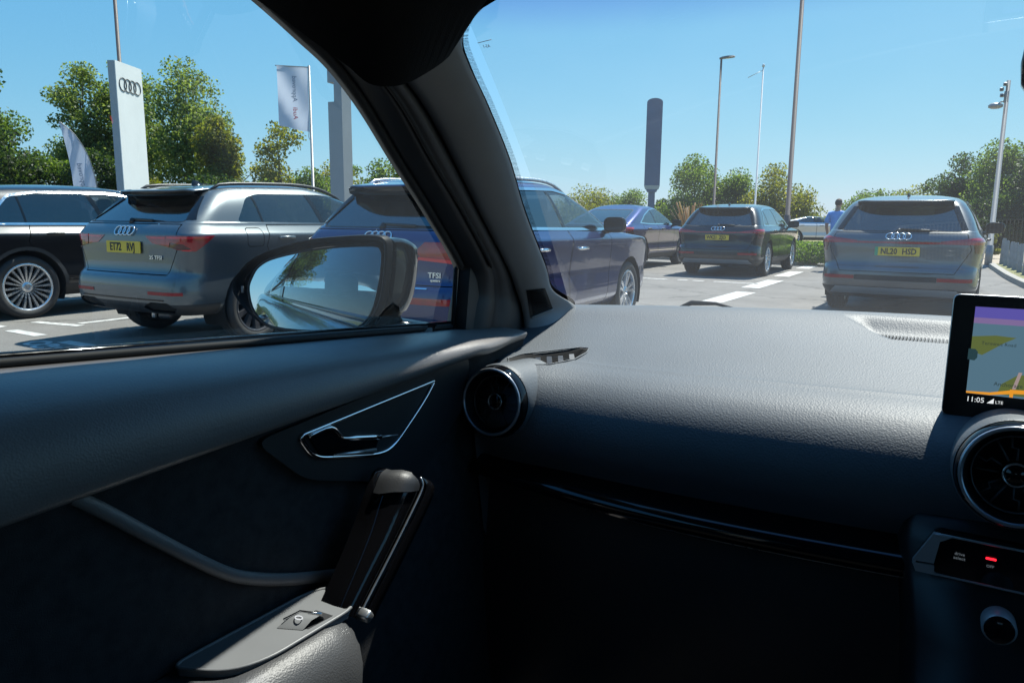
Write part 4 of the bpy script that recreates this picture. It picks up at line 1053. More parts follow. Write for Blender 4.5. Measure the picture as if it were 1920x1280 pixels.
# trim line across the cloth
bm = bmesh.new(); pts = cr_interp([(-.613, .303, 1.020), (-.613, .332, .994), (-.613, .369, .959), (-.613, .433, .901), (-.613, .470, .876), (-.613, .526, .851), (-.613, .60, .826)], 6); rows = []
for i, p in enumerate(pts):
    d = Vector(pts[min(i+1, len(pts)-1)]-pts[max(i-1, 0)]).normalized(); n_ = Vector((0, d.z, -d.y)); p = Vector(p)
    rows.append([p+n_*.0068+Vector((-.004, 0, 0)), p+n_*.0062+Vector((.001, 0, 0)), p+Vector((.0016, 0, 0)), p-n_*.0062+Vector((.0, 0, 0)), p-n_*.0068+Vector((-.004, 0, 0))])
grid(bm, rows); bmesh.ops.recalc_face_normals(bm, faces=bm.faces); link('trim_line', bm, MATS['door_soft'], door)
# handle plate, bezel, bowl and lever
YZ = axes_mtx((0, 0, 0), (0, 1, 0), (0, 0, 1), (1, 0, 0))
bm = bmesh.new(); pp = round_poly([(.480, 1.022), (.80, 1.052), (.86, 1.055), (.85, .985), (.751, .913), (.70, .912), (.545, .962)], .02)
prism(bm, pp, -.625, -.6085, YZ); pl_ = link('handle_plate', bm, MATS['hard_plastic'], door, smooth=False)
hz = round_poly([(.536, 1.014), (.776, 1.0325), (.752, 1.008), (.690, .962), (.665, .959), (.556, .984)], [.010, .006, .03, .022, .02, .02], 6)
bm = bmesh.new(); tube(bm, [(-.6075, y, z) for y, z in hz], .0026, 8, closed=True); link('handle_bezel', bm, MATS['chrome'], door)
bm = bmesh.new(); c_ = Vector((sum(p[0] for p in hz)/len(hz), sum(p[1] for p in hz)/len(hz)))
rows = [[(-.6085+dx, c_.x+(y-c_.x)*k, c_.y+(z-c_.y)*k) for y, z in hz] for k, dx in ((.985, .001), (.93, -.0005), (.88, -.012), (.5, -.016))]
vs = grid(bm, rows, closed=True); bm.faces.new(vs[-1]); bmesh.ops.recalc_face_normals(bm, faces=bm.faces); link('handle_bowl', bm, MATS['piano_black'], door)
bm = bmesh.new(); prism(bm, [(.549, 1.0115), (.5815, 1.0145), (.598, .998), (.662, .983), (.654, .966), (.566, .985)], -.618, -.6055, YZ); lev = link('door_lever', bm, MATS['piano_black'], door, smooth=False)
bm = bmesh.new(); tube(bm, cr_interp([(-.6050, .549, 1.0115), (-.6040, .580, 1.0145), (-.6045, .597, .9995), (-.6040, .606, .9955), (-.6040, .662, .983)], 4), [.0018]*4+[.0026]*5+[.0016]*4+[.0036]*4, 8); link('lever_edge', bm, MATS['chrome'], door)
bm = bmesh.new(); tube(bm, [(-.6058, .585, .9805), (-.6052, .654, .9675)], [.001, .0034], 6); link('lever_lower_edge', bm, MATS['satin_alu'], door)
bm = bmesh.new(); tube(bm, [(-.608, .668, .9805), (-.608, .700, .9755)], [.0016, .0006], 6); link('lock_button', bm, MATS['satin_alu'], door)
# diagonal grab handle
Ls = cr_interp([(-.578, .652, .948), (-.574, .636, .946), (-.570, .619, .930), (-.566, .596, .901), (-.562, .570, .872), (-.560, .543, .842), (-.560, .530, .826)], 4)
Rs = cr_interp([(-.556, .664, .944), (-.549, .667, .936), (-.546, .664, .925), (-.544, .638, .900), (-.543, .600, .864), (-.543, .560, .826), (-.543, .550, .815)], 4)
bm = bmesh.new(); rows = []
for a, b in zip(Ls, Rs):
    a = Vector(a); b = Vector(b); m_ = a.lerp(b, .5)
    rows.append([a+Vector((-.02, 0, 0)), a, a.lerp(b, .25)+Vector((.010, -.002, .004)), a.lerp(b, .65)+Vector((.012, -.002, .003)), b, b+Vector((-.004, .010, -.006)), b+Vector((-.03, .012, -.008))])
grid(bm, rows); bmesh.ops.recalc_face_normals(bm, faces=bm.faces); grab = link('grab_handle', bm, MATS['piano_black'], door)
bm = bmesh.new(); rows = []
for a, b in zip(Ls[:9], Rs[:9]):
    a = Vector(a); b = Vector(b); e_ = Vector((.0025, -.0025, .0015))
    rows.append([a+Vector((-.008, 0, 0))+e_, a+e_, a.lerp(b, .25)+Vector((.010, -.002, .004))+e_, a.lerp(b, .65)+Vector((.012, -.002, .003))+e_, b+e_])
grid(bm, rows); bmesh.ops.recalc_face_normals(bm, faces=bm.faces); link('grab_handle_cap', bm, MATS['hard_plastic'], door)
bm = bmesh.new(); tube(bm, [Vector(p)+Vector((.002, .004, .001)) for p in Rs[3:]], .0014, 6); link('grab_handle_edge', bm, MATS['satin_alu'], door)
bm = bmesh.new(); rows = []
for p in Rs[2:]:
    p = Vector(p); rows.append([p+Vector((.001, .012, -.004)), p+Vector((.004, .018, -.008)), p+Vector((.0, .030, -.014)), p+Vector((-.02, .034, -.018))])
grid(bm, rows); bmesh.ops.recalc_face_normals(bm, faces=bm.faces); link('grab_handle_front', bm, MATS['piano_black'], door)
# armrest
bm = bmesh.new(); rows = []
prof = [(-.612, .822), (-.60, .823), (-.575, .824), (-.552, .825), (-.540, .8285), (-.530, .826), (-.518, .816), (-.508, .800), (-.503, .775), (-.506, .735), (-.53, .68), (-.57, .64), (-.615, .62)]
for y in list(np.linspace(-.3, .50, 20))+[.525, .54, .552, .560, .5635]:
    k = 1-max(0, (y-.50)/.0635)**2.2*.55 if y > .5 else 1
    rows.append([(-.612+(x+.612)*k, y+.0*z, .765+(z-.765)*k) for x, z in prof])
vs = grid(bm, rows); bm.faces.new(vs[-1]); bmesh.ops.recalc_face_normals(bm, faces=bm.faces); arm = link('armrest', bm, MATS['arm_leather'], door)
plate_poly = round_poly([(-.608, .372), (-.606, .54), (-.592, .566), (-.562, .563), (-.540, .545), (-.541, .43), (-.556, .396), (-.59, .378)], .02)
bm = bmesh.new(); prism(bm, plate_poly, .8225, .8315); swp = link('switch_plate', bm, MATS['arm_grey'], door, smooth=False)
bm = bmesh.new(); tube(bm, [(x, y, .8312) for x, y in plate_poly], .0020, 8, closed=True); link('switch_plate_rim', bm, MATS['arm_grey'], door)
bm = bmesh.new(); prism(bm, [(-.578, .476), (-.569, .517), (-.546, .519), (-.548, .487)], .830, .8320); link('switch_well', bm, MATS['hard_plastic'], door, smooth=False)
bm = bmesh.new(); rows = [[(-.5765, .470, .832), (-.551, .482, .832)], [(-.5735, .483, .838), (-.5495, .4925, .838)], [(-.571, .494, .8395), (-.5475, .502, .8395)], [(-.570, .499, .835), (-.547, .507, .835)], [(-.570, .500, .828), (-.547, .508, .828)]]
grid(bm, rows); bmesh.ops.recalc_face_normals(bm, faces=bm.faces); link('window_switch', bm, MATS['arm_grey'], door)
bm = bmesh.new(); tube(bm, [(-.575, .478, .838), (-.570, .496, .8405), (-.547, .5045, .8405)], .0012, 6); link('switch_edge', bm, MATS['chrome'], door)
bm = bmesh.new(); ring_ = [(-.5625+.0045*math.cos(a), .4875+.0030*math.sin(a), .8395) for a in np.linspace(0, 2*math.pi, 17)[:-1]]; tube(bm, ring_, .0006, 5, closed=True); link('switch_symbol', bm, MATS['ui_white'], door)
# grab handle foot
bm = bmesh.new(); box(bm, (-.538, .556, .818), (.022, .012, .012), Matrix.Rotation(R(30), 3, 'X'), .003); link('grab_handle_foot', bm, MATS['satin_alu'], door)

# --- windscreen pillar
PIL = [[(-0.600, 0.475, 1.472), (-0.570, 0.478, 1.470), (-0.565, 0.540, 1.484), (-0.515, 0.600, 1.492), (-0.488, 0.770, 1.525)],
  [(-0.605, 0.520, 1.456), (-0.575, 0.523, 1.453), (-0.570, 0.581, 1.466), (-0.522, 0.623, 1.469), (-0.507, 0.728, 1.488)],
  [(-0.608, 0.566, 1.436), (-0.578, 0.576, 1.435), (-0.573, 0.622, 1.444), (-0.525, 0.633, 1.440), (-0.510, 0.701, 1.452)],
  [(-0.618, 0.621, 1.415), (-0.588, 0.636, 1.415), (-0.583, 0.671, 1.421), (-0.537, 0.676, 1.417), (-0.522, 0.735, 1.425)],
  [(-0.631, 0.683, 1.379), (-0.601, 0.706, 1.380), (-0.596, 0.745, 1.384), (-0.553, 0.746, 1.381), (-0.538, 0.799, 1.387)],
  [(-0.648, 0.759, 1.323), (-0.618, 0.784, 1.324), (-0.613, 0.828, 1.326), (-0.573, 0.829, 1.325), (-0.558, 0.882, 1.328)],
  [(-0.665, 0.849, 1.256), (-0.635, 0.878, 1.256), (-0.630, 0.916, 1.256), (-0.593, 0.914, 1.256), (-0.578, 0.959, 1.257)],
  [(-0.682, 0.945, 1.174), (-0.652, 0.975, 1.174), (-0.647, 1.019, 1.172), (-0.613, 1.017, 1.173), (-0.598, 1.059, 1.172)],
  [(-0.690, 0.956, 1.135), (-0.660, 0.998, 1.134), (-0.655, 1.060, 1.129), (-0.622, 1.059, 1.131), (-0.607, 1.102, 1.129)],
  [(-0.690, 0.947, 1.110), (-0.660, 0.998, 1.108), (-0.655, 1.078, 1.100), (-0.622, 1.105, 1.100), (-0.607, 1.188, 1.093)],
  [(-0.690, 0.941, 1.086), (-0.660, 0.990, 1.082), (-0.655, 1.086, 1.072), (-0.622, 1.097, 1.073), (-0.607, 1.156, 1.068)],
  [(-0.690, 0.934, 1.055), (-0.660, 0.983, 1.050), (-0.655, 1.087, 1.036), (-0.622, 1.065, 1.042), (-0.607, 1.082, 1.040)]]
PA = np.array(PIL)
lines = [cr_interp(PA[:, k], 6) for k in range(5)]
n_st = len(lines[0])
bm = bmesh.new(); rows = []
for i in range(n_st):
    L1, L2, Mm, Rr = (Vector(lines[k][i]) for k in (1, 2, 3, 4))
    row = [L2+Vector((-.01, .03, 0)), L2]
    for t in np.linspace(0, 1, 9)[1:]:
        p = L2.lerp(Rr, t); b = math.sin(math.pi*t)*.014
        row.append(p+Vector((b*.85, -b*.55, 0)))
    row += [Rr+Vector((-.012, .022, -.004)), Rr+Vector((-.05, .035, -.004))]
    rows.append(row)
grid(bm, rows); bmesh.ops.recalc_face_normals(bm, faces=bm.faces); pil = link('windscreen_pillar', bm, MATS['pillar_plastic'], own)
bm = bmesh.new(); rows = []
for i in range(n_st):
    L0, L1, L2 = (Vector(lines[k][i]) for k in (0, 1, 2))
    rows.append([L0+Vector((-.035, .02, 0)), L0+Vector((-.004, 0, 0)), L0+Vector((.008, .004, 0)), L0.lerp(L1, .6)+Vector((.006, 0, 0)), L1+Vector((.002, 0, 0)), L1+Vector((-.004, .006, 0)), L1.lerp(L2, .25)+Vector((.004, -.002, 0)), L1.lerp(L2, .75)+Vector((.005, -.003, 0)), L2+Vector((-.006, .006, 0)), L2+Vector((-.02, .03, 0))])
grid(bm, rows); bmesh.ops.recalc_face_normals(bm, faces=bm.faces); dfm = link('door_frame', bm, MATS['trim_black'], own)
bm = bmesh.new(); tube(bm, [lines[0][i]+np.array((-.002, -.003, 0)) for i in range(0, n_st-24)], .006, 8); link('frame_seal', bm, MATS['rubber'], own)
bm = bmesh.new(); tube(bm, [lines[1][i]+np.array((.004, 0, 0)) for i in range(0, n_st-24)], .003, 6); link('door_seal', bm, MATS['rubber'], own)
# sail panel in front of the window, closing the corner behind the mirror
bm = bmesh.new(); prism(bm, round_poly([(.935, 1.05), (.951, 1.175), (.975, 1.19), (1.12, 1.12), (1.10, 1.03)], .008), -.694, -.672, YZ); link('mirror_sail_panel', bm, MATS['hard_plastic'], own, smooth=False)
bm = bmesh.new(); tube(bm, [(-.695, .932, 1.05), (-.697, .946, 1.17), (-.690, .960, 1.185)], .0035, 6); link('sail_seal', bm, MATS['rubber'], own)
# small speaker grille at the foot of the pillar
def on_pillar(y, z):
    # nearest surface point of the trim for a side-view position
    h = PBVH.ray_cast(Vector((-.3, y-.24, z+.02)), Vector((-.82, .57, -.05)).normalized())[0]; return h
from mathutils.bvhtree import BVHTree
tb = bmesh.new(); tb.from_mesh(pil.data); PBVH = BVHTree.FromBMesh(tb); tb.free()
def corner(a, b): return [Vector(a).lerp(Vector(b), t) for t in np.linspace(0, 1, 9)]
q0, q1, q2, q3 = (-.603, 1.005, 1.137), (-.603, 1.066, 1.136), (-.603, 1.094, 1.099), (-.603, 1.020, 1.092)
def proj_p(p):
    o_ = Vector((0, 0, EYE)); h = PBVH.ray_cast(o_, (Vector(p)-o_).normalized())[0]
    return h if h is not None else Vector(p)
gb = bmesh.new(); rows = []
for t in np.linspace(0, 1, 14):
    a = Vector(q0).lerp(Vector(q3), t); b = Vector(q1).lerp(Vector(q2), t)
    rows.append([proj_p(a.lerp(b, s_))+Vector((.0012, -.001, 0)) for s_ in np.linspace(0, 1, 9)])
grid(gb, rows); bmesh.ops.recalc_face_normals(gb, faces=gb.faces); link('tweeter_panel', gb, MATS['vent_dark'], pil)
for k in range(1, 13):
    gb = bmesh.new(); tube(gb, [p+Vector((.0008, -.0008, 0)) for p in rows[k][1:-1]], .0007, 4); link('tweeter_rib', gb, MATS['hard_plastic'], pil)
gb = bmesh.new(); tube(gb, [p+Vector((.001, -.001, 0)) for p in rows[-1]]+[], .0013, 5); link('tweeter_edge', gb, MATS['pillar_plastic'], pil)

# --- windscreen
def head(x):
    q = abs(x-CX)/.66; return (.775-.055*min(q, 1.1)**4, 1.540-.050*min(q, 1.1)**8)
bm = bmesh.new(); rows = []; WSR = []
for i in range(61):
    f = -1+2*i/60
    xb = CX+f*.765; xt = CX+f*.655
    yb, zb_ = 1.355-.125*f*f, 1.080-.012*f*f; yt, zt_ = head(xt)
    row = []
    for t in np.linspace(0, 1, 24):
        b = math.sin(math.pi*t)*.018
        row.append((xb+(xt-xb)*t, yb+(yt-yb)*t+b*.6, zb_+(zt_-zb_)*t+b))
    rows.append(row)
grid(bm, rows); WSR = rows; ws = link('windscreen', bm, MATS['windscreen_glass'], own)
b = bmesh.new(); grid(b, [[Vector(lines[4][i])+Vector((o_, .014, .001)) for i in range(8, n_st-16)] for o_ in (-.016, -.009, -.003, .002)]); frit = link('frit_band', b, MATS['frit_dots'], ws)
b = bmesh.new(); grid(b, [[Vector(rows[i][k])+Vector((0, -.002, -.003)) for i in range(61)] for k in (0, 1)]); link('frit_edge', b, MATS['rubber'], ws)
wn = Vector((0, .66, .75))
link('glass_mark', text_bm('AS-1', .006, axes_mtx((-.541, .800, 1.459), (-1, .12, .05), (.02, -.70, .71), (0, .7, .7)), .0001), MATS['ink_black'], ws, smooth=False)
bm = bmesh.new(); tube(bm, [(-.552, .797, 1.4635), (-.531, .796, 1.465)], .0004, 4); link('glass_mark', bm, MATS['ink_black'], ws)

# --- headlining, header, roof
bm = bmesh.new()
cur = [(-.468, .738, 1.552), (-.484, .728, 1.522), (-.493, .715, 1.486), (-.492, .674, 1.444), (-.492, .658, 1.417), (-.500, .613, 1.388), (-.505, .584, 1.377), (-.512, .556, 1.376), (-.515, .531, 1.388), (-.528, .498, 1.407), (-.548, .462, 1.432), (-.565, .43, 1.445), (-.58, .30, 1.452), (-.58, 0, 1.455), (-.58, -.6, 1.455), (-.57, -1.6, 1.43)]
c1 = cr_interp(cur, 4); rows = [[tuple(p) for p in c1]]
for t, dz_ in ((.07, .045), (.2, .072), (.4, .088), (.7, .098), (1.0, .102)):
    rows.append([(p[0]+(CX-p[0])*t, min(p[1], .70)+(.06*t if p[1] > .4 else 0), max(p[2], 1.43)+dz_*(1 if p[2] < 1.47 else .2)) for p in c1])
rows = [[(p[0]-.008, p[1]+.006, p[2]+.014) for p in c1]]+rows
grid(bm, rows); bmesh.ops.recalc_face_normals(bm, faces=bm.faces); hl = link('headlining', bm, MATS['headlining'], own); mirrored(hl)
bm = bmesh.new(); rows = []
for i in range(41):
    f = -1+2*i/40; x = CX+f*.655; yh, zh = head(x)
    rows.append([(x, yh, zh), (x, yh-.01, zh-.004), (x, yh-.05, zh+.002), (x, yh-.08, zh+.02)])
grid(bm, rows); link('windscreen_header', bm, MATS['headlining'], own)
bm = bmesh.new(); rows = []
for y in np.linspace(-2.3, .80, 30):
    k = sm(-2.3, -1.0, y)
    row = []
    for f in np.linspace(-1, 1, 25):
        x = CX+f*.73; yy = min(y, head(CX+f*.655)[0]+.004)
        row.append((CX+f*(.70+.03*k) if abs(f) < 1 else CX+f*.735, yy, (1.585-.05*abs(f)**3-.03*abs(f)**10*2)-.10*(1-k)-.02*sm(.3, .8, y)))
    rows.append(row)
grid(bm, rows); bmesh.ops.recalc_face_normals(bm, faces=bm.faces); link('roof', bm, MATS['paint_own'], own)
# --- outside of the doors, glass and pillars on both sides
def glass_x(y, z): return -.705+.100*max(0, (z-zsill(y))/(1.465-zsill(y)))**1.6
L0 = lines[0]
def ztop_glass(y):
    if y < .50: return 1.462
    k = min(range(n_st), key=lambda i: abs(L0[i][1]-y) if L0[i][2] > 1.17 else 9); return float(L0[k][2])+.006
def pane(name, y0, y1, m, n=26):
    b = bmesh.new(); rows = []
    for y in np.linspace(y0, y1, n):
        zt_ = ztop_glass(y); rows.append([(glass_x(y, z), y, z) for z in np.linspace(zsill(y)-.02, zt_, 8)])
    grid(b, rows); bmesh.ops.recalc_face_normals(b, faces=b.faces); o = link(name, b, m, own); mirrored(o); return o
pane('door_window', -.47, .956, MATS['side_glass'], 60)
pane('rear_door_window', -1.30, -.60, MATS['own_privacy'])
def strip_(name, y0, y1, m, dx):
    b = bmesh.new(); rows = []
    for y in np.linspace(y0, y1, 4): rows.append([(glass_x(y, z)+dx, y+.10*(z-1.1)*0, z) for z in np.linspace(zsill(y)-.03, 1.475, 8)])
    grid(b, rows); o = link(name, b, m, own); mirrored(o)
strip_('door_pillar', -.605, -.465, MATS['gloss_black'], -.004); strip_('door_pillar', -.60, -.47, MATS['headlining'], .05)
strip_('rear_pillar', -2.2, -1.295, MATS['paint_own'], -.004)
bm = bmesh.new(); tube(bm, [(-.706, y, zsill(y)+.004) for y in np.linspace(-1.9, .95, 30)], .007, 6); o = link('outer_window_seal', bm, MATS['gloss_black'], own); mirrored(o)
bm = bmesh.new(); rows = []
for y in np.linspace(-2.45, 1.12, 60):
    z0 = zsill(y); fl = .018*math.exp(-((y+1.75)/.45)**2)
    rows.append([(x-fl*w_, y, z) for x, z, w_ in [(-.700, z0-.012, 0), (-.722, z0-.016, .2), (-.742, z0-.030, .4), (-.762, z0-.056, .7), (-.778, z0-.10, 1), (-.782, z0-.115, 1), (-.776, z0-.13, 1), (-.785, z0-.22, 1), (-.79, .80, 1), (-.79, .62, .8), (-.80, .50, .5), (-.79, .38, .2), (-.74, .28, 0)]])
grid(bm, rows); bmesh.ops.recalc_face_normals(bm, faces=bm.faces); o = link('outer_door_skin', bm, MATS['paint_own'], own); mirrored(o)
bm = bmesh.new(); tube(bm, [(-.772, -1.07, 1.06), (-.800, -1.04, 1.062), (-.805, -.96, 1.06), (-.800, -.89, 1.055), (-.772, -.86, 1.052)], .012, 8); link('outer_door_handle', bm, MATS['paint_own'], own)
bm = bmesh.new(); rows = []
for y in np.linspace(.30, 1.10, 20): pass
rr2 = [[(p[0]-.02, p[1]+.02, p[2]+.012) for p in lines[0]], [(p[0]-.035, p[1]+.045, p[2]+.016) for p in lines[0]], [tuple(np.array(lines[4][i])+np.array((-.05, .045, .012))) for i in range(n_st)], [tuple(np.array(lines[4][i])+np.array((-.022, .038, .004))) for i in range(n_st)]]
grid(bm, rr2); bmesh.ops.recalc_face_normals(bm, faces=bm.faces); o = link('outer_pillar', bm, MATS['trim_black'], own); mirrored(o)
mirrored(pil, 'windscreen_pillar'); mirrored(dfm, 'door_frame'); mirrored(door, 'drivers_door'); mirrored(pad, 'door_top_pad')
# bonnet, floor, bulkheads
bm = bmesh.new(); rows = []
for f in np.linspace(-1, 1, 25):
    rows.append([(CX+f*(.76 if k < 1 else .74-.06*(y-1.4)), y-.12*f*f*(1 if y < 1.6 else 1.2), z-.05*f**4) for k, (y, z) in enumerate([(1.36, 1.055), (1.45, 1.045), (1.8, 1.02), (2.15, .96), (2.35, .88), (2.42, .70), (2.42, .35)])])
grid(bm, rows); bmesh.ops.recalc_face_normals(bm, faces=bm.faces); link('bonnet', bm, MATS['paint_own'], own)
bm = bmesh.new(); tube(bm, [(-.47, 1.350, 1.086), (-.45, 1.356, 1.0955), (-.405, 1.362, 1.0965), (-.36, 1.37, 1.086)], [.003, .0055, .0035, .002], 6); link('wiper_blade', bm, MATS['rubber'], own)
bm = bmesh.new(); box(bm, (CX, -.6, .29), (1.45, 3.9, .04)); box(bm, (CX, 1.32, .65), (1.42, .03, .72)); box(bm, (CX, -2.35, .85), (1.42, .03, 1.1)); link('cabin_floor', bm, MATS['void_black'], own, smooth=False)
for sx in (CX-.37, CX+.37):
    sb = bmesh.new(); box(sb, (sx, -.62, .92), (.50, .16, .62), Matrix.Rotation(R(14), 3, 'X'), .06); box(sb, (sx, -.74, 1.30), (.26, .10, .18), None, .05); box(sb, (sx, -.28, .60), (.5, .52, .16), None, .06); link('front_seat', sb, MATS['seat_black'], own)
# rear-view mirror
bm = bmesh.new(); rows = []
for k, (dy, sc) in enumerate([(0, .93), (.004, 1.0), (.02, 1.0), (.04, .85), (.05, .5)]):
    rows.append([(CX+.0025+.122*(.985+.015*sc)*sc**.25*math.copysign(abs(math.cos(a))**.55, math.cos(a)), .55+dy, 1.345+.033*sc*math.copysign(abs(math.sin(a))**.6, math.sin(a))) for a in np.linspace(0, 2*math.pi, 33)[:-1]])
vs = grid(bm, rows, closed=True); bm.faces.new(vs[0][::-1]); bm.faces.new(vs[-1]); tube(bm, [(CX, .59, 1.35), (CX, .68, 1.42), (CX, .80, 1.47)], .012, 8); link('rear_view_mirror', bm, MATS['gloss_black'], own)

# --- door mirror
rim = [(-.944, .719, 1.143), (-.936, .722, 1.163), (-.905, .732, 1.191), (-.839, .755, 1.214), (-.775, .777, 1.222), (-.728, .793, 1.224), (-.712, .799, 1.219), (-.708, .800, 1.203), (-.713, .799, 1.157), (-.721, .796, 1.123),
       (-.739, .790, 1.095), (-.762, .782, 1.081), (-.811, .765, 1.078), (-.877, .742, 1.081), (-.914, .729, 1.100), (-.938, .721, 1.127)]
gl_ = [(-.914, .730, 1.140), (-.909, .732, 1.160), (-.897, .735, 1.177), (-.872, .744, 1.190), (-.807, .766, 1.205), (-.738, .790, 1.211), (-.725, .795, 1.205), (-.723, .795, 1.190), (-.727, .794, 1.155), (-.739, .790, 1.111),
       (-.763, .781, 1.088), (-.803, .768, 1.083), (-.877, .742, 1.087), (-.905, .732, 1.108)]
def smooth_loop(P, n=4):
    P = np.array(P); k = len(P); out = []
    for i in range(k):
        p0, p1, p2, p3 = P[i-1], P[i], P[(i+1) % k], P[(i+2) % k]
        for j in range(n):
            t = j/n; out.append(0.5*((2*p1)+(-p0+p2)*t+(2*p0-5*p1+4*p2-p3)*t*t+(-p0+3*p1-3*p2+p3)*t**3))
    return np.array(out)
rim_s = smooth_loop(rim, 3); gl_s = smooth_loop(gl_, 4)
cen = rim_s.mean(0); nrm = np.array((.3256, -.9455, 0.0))       # rim faces back and inwards
fwd = -nrm
bm = bmesh.new()
rows = []
inner = cen+(rim_s-cen)*np.array((.925, .925, .90))
rows.append([tuple(p+fwd*.012) for p in inner]); rows.append([tuple(p) for p in cen+(rim_s-cen)*.955]); rows.append([tuple(p+nrm*.004) for p in cen+(rim_s-cen)*.985]); rows.append([tuple(p) for p in rim_s]); rows.append([tuple(p+fwd*.016) for p in cen+(rim_s-cen)*1.012])
vs = grid(bm, rows, closed=True); bmesh.ops.recalc_face_normals(bm, faces=bm.faces)
mir = link('door_mirror', bm, MATS['mirror_shell'], own)
bm = bmesh.new(); rows = []
for d, sc in ((.019, 1.008), (.035, 1.012), (.058, .975), (.080, .895), (.100, .76), (.114, .55), (.121, .30), (.122, .08)):
    rows.append([tuple(p+fwd*d+np.array((.040*(d/.12)**1.3, .016*(d/.12), -.004))) for p in cen+(rim_s-cen)*sc])
vs = grid(bm, rows, closed=True); bm.faces.new(vs[-1]); bmesh.ops.recalc_face_normals(bm, faces=bm.faces)
low = cut(bm, [(Vector((0, 0, 1.108)), Vector((0, 0, 1)))], lambda f: True)
link('mirror_cap', bm, MATS['gloss_black'], mir); push(low, -.002); link('mirror_base', low, MATS['hard_plastic'], mir)
bm = bmesh.new(); tube(bm, [(-.785, .845, 1.085), (-.75, .865, 1.068), (-.70, .885, 1.055)], [.04, .030, .036], 12); link('mirror_foot', bm, MATS['gloss_black'], mir)
# slightly convex mirror glass, set so that it looks back along the flank
dvec = (Vector(cen)-Vector((0, 0, EYE))).normalized(); rvec = Vector((.25, -.96, .09)).normalized(); gn = (rvec-dvec).normalized()
gx = Vector((0, 0, 1)).cross(gn).normalized(); gy = gn.cross(gx)
gc = Vector(gl_s.mean(0))+Vector(fwd)*.004
bm = bmesh.new(); poly2 = []
for p in gl_s:
    v = Vector(p)-gc; poly2.append((v.dot(gx), v.dot(gy)))
ctr = bm.verts.new(gc); prev = None; Rc = 1.25
def gpt(a, b): return gc+gx*a+gy*b-gn*((a*a+b*b)/(2*Rc))
rings_ = []
for k in range(1, 11): rings_.append([bm.verts.new(gpt(a*k/10, b*k/10)) for a, b in poly2])
nn_ = len(poly2)
for j in range(nn_): bm.faces.new((ctr, rings_[0][j], rings_[0][(j+1) % nn_]))
for a, b in zip(rings_[:-1], rings_[1:]):
    for j in range(nn_): bm.faces.new((a[j], b[j], b[(j+1) % nn_], a[(j+1) % nn_]))
bmesh.ops.recalc_face_normals(bm, faces=bm.faces); link('mirror_glass', bm, MATS['mirror_silver'], mir)
bm = bmesh.new(); tube(bm, [gpt(a, b)+gn*.0005 for a, b in poly2], .0016, 6, closed=True); link('mirror_glass_edge', bm, MATS['rubber'], mir)
bm = bmesh.new(); box(bm, Vector((-.929, .7245, 1.141)), (.0045, .002, .010), None, .0006); link('assist_lamp', bm, MATS['arm_grey'], mir)

# ------------------------------------------------------------------ trees and shrubs
leaf_mat('leaf_mid', (0.045, 0.08, 0.018), (0.085, 0.135, 0.03), (0.15, 0.20, 0.06))
leaf_mat('leaf_pale', (0.065, 0.10, 0.03), (0.125, 0.17, 0.055), (0.21, 0.25, 0.11))
leaf_mat('leaf_yellow', (0.07, 0.09, 0.012), (0.14, 0.15, 0.02), (0.22, 0.20, 0.035))
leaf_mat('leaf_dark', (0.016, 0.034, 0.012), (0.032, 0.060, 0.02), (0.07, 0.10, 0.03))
leaf_mat('grass_blade', (0.05, 0.10, 0.012), (0.085, 0.15, 0.02), (0.13, 0.19, 0.03))
leaf_mat('plume', (0.20, 0.13, 0.08), (0.30, 0.20, 0.13), (0.36, 0.28, 0.17))
mat('bark', (0.085, 0.07, 0.055), 0.9, var=0.3, vscale=12, bump=0.6, bscale=30, bdist=0.02)
def leaves(name, pos, size, m, parent, rng, up_bias=0.3):
    """one mesh of folded leaf faces at the given points"""
    n = len(pos); pos = np.asarray(pos)
    a = rng.normal(size=(n, 3)); a[:, 2] += up_bias; a /= np.linalg.norm(a, axis=1)[:, None]
    b = rng.normal(size=(n, 3)); u = np.cross(a, b); u /= np.linalg.norm(u, axis=1)[:, None]; w = np.cross(a, u)
    s = size*rng.uniform(.6, 1.35, n)[:, None]
    V = np.concatenate([pos-u*s*.5, pos+w*s*.33+a*s*.08, pos+u*s*.5, pos-w*s*.33+a*s*.08]).reshape(4, n, 3).transpose(1, 0, 2).reshape(-1, 3)
    F = np.arange(4*n).reshape(n, 4)
    me = bpy.data.meshes.new(name); me.vertices.add(4*n); me.vertices.foreach_set('co', V.astype(np.float32).ravel())
    me.loops.add(4*n); me.loops.foreach_set('vertex_index', F.astype(np.int32).ravel())
    me.polygons.add(n); me.polygons.foreach_set('loop_start', (np.arange(n)*4).astype(np.int32)); me.polygons.foreach_set('loop_total', np.full(n, 4, np.int32))
    me.update(); me.validate(); me.materials.append(MATS[m])
    o = bpy.data.objects.new(name, me); COL.objects.link(o); o.parent = parent; return o
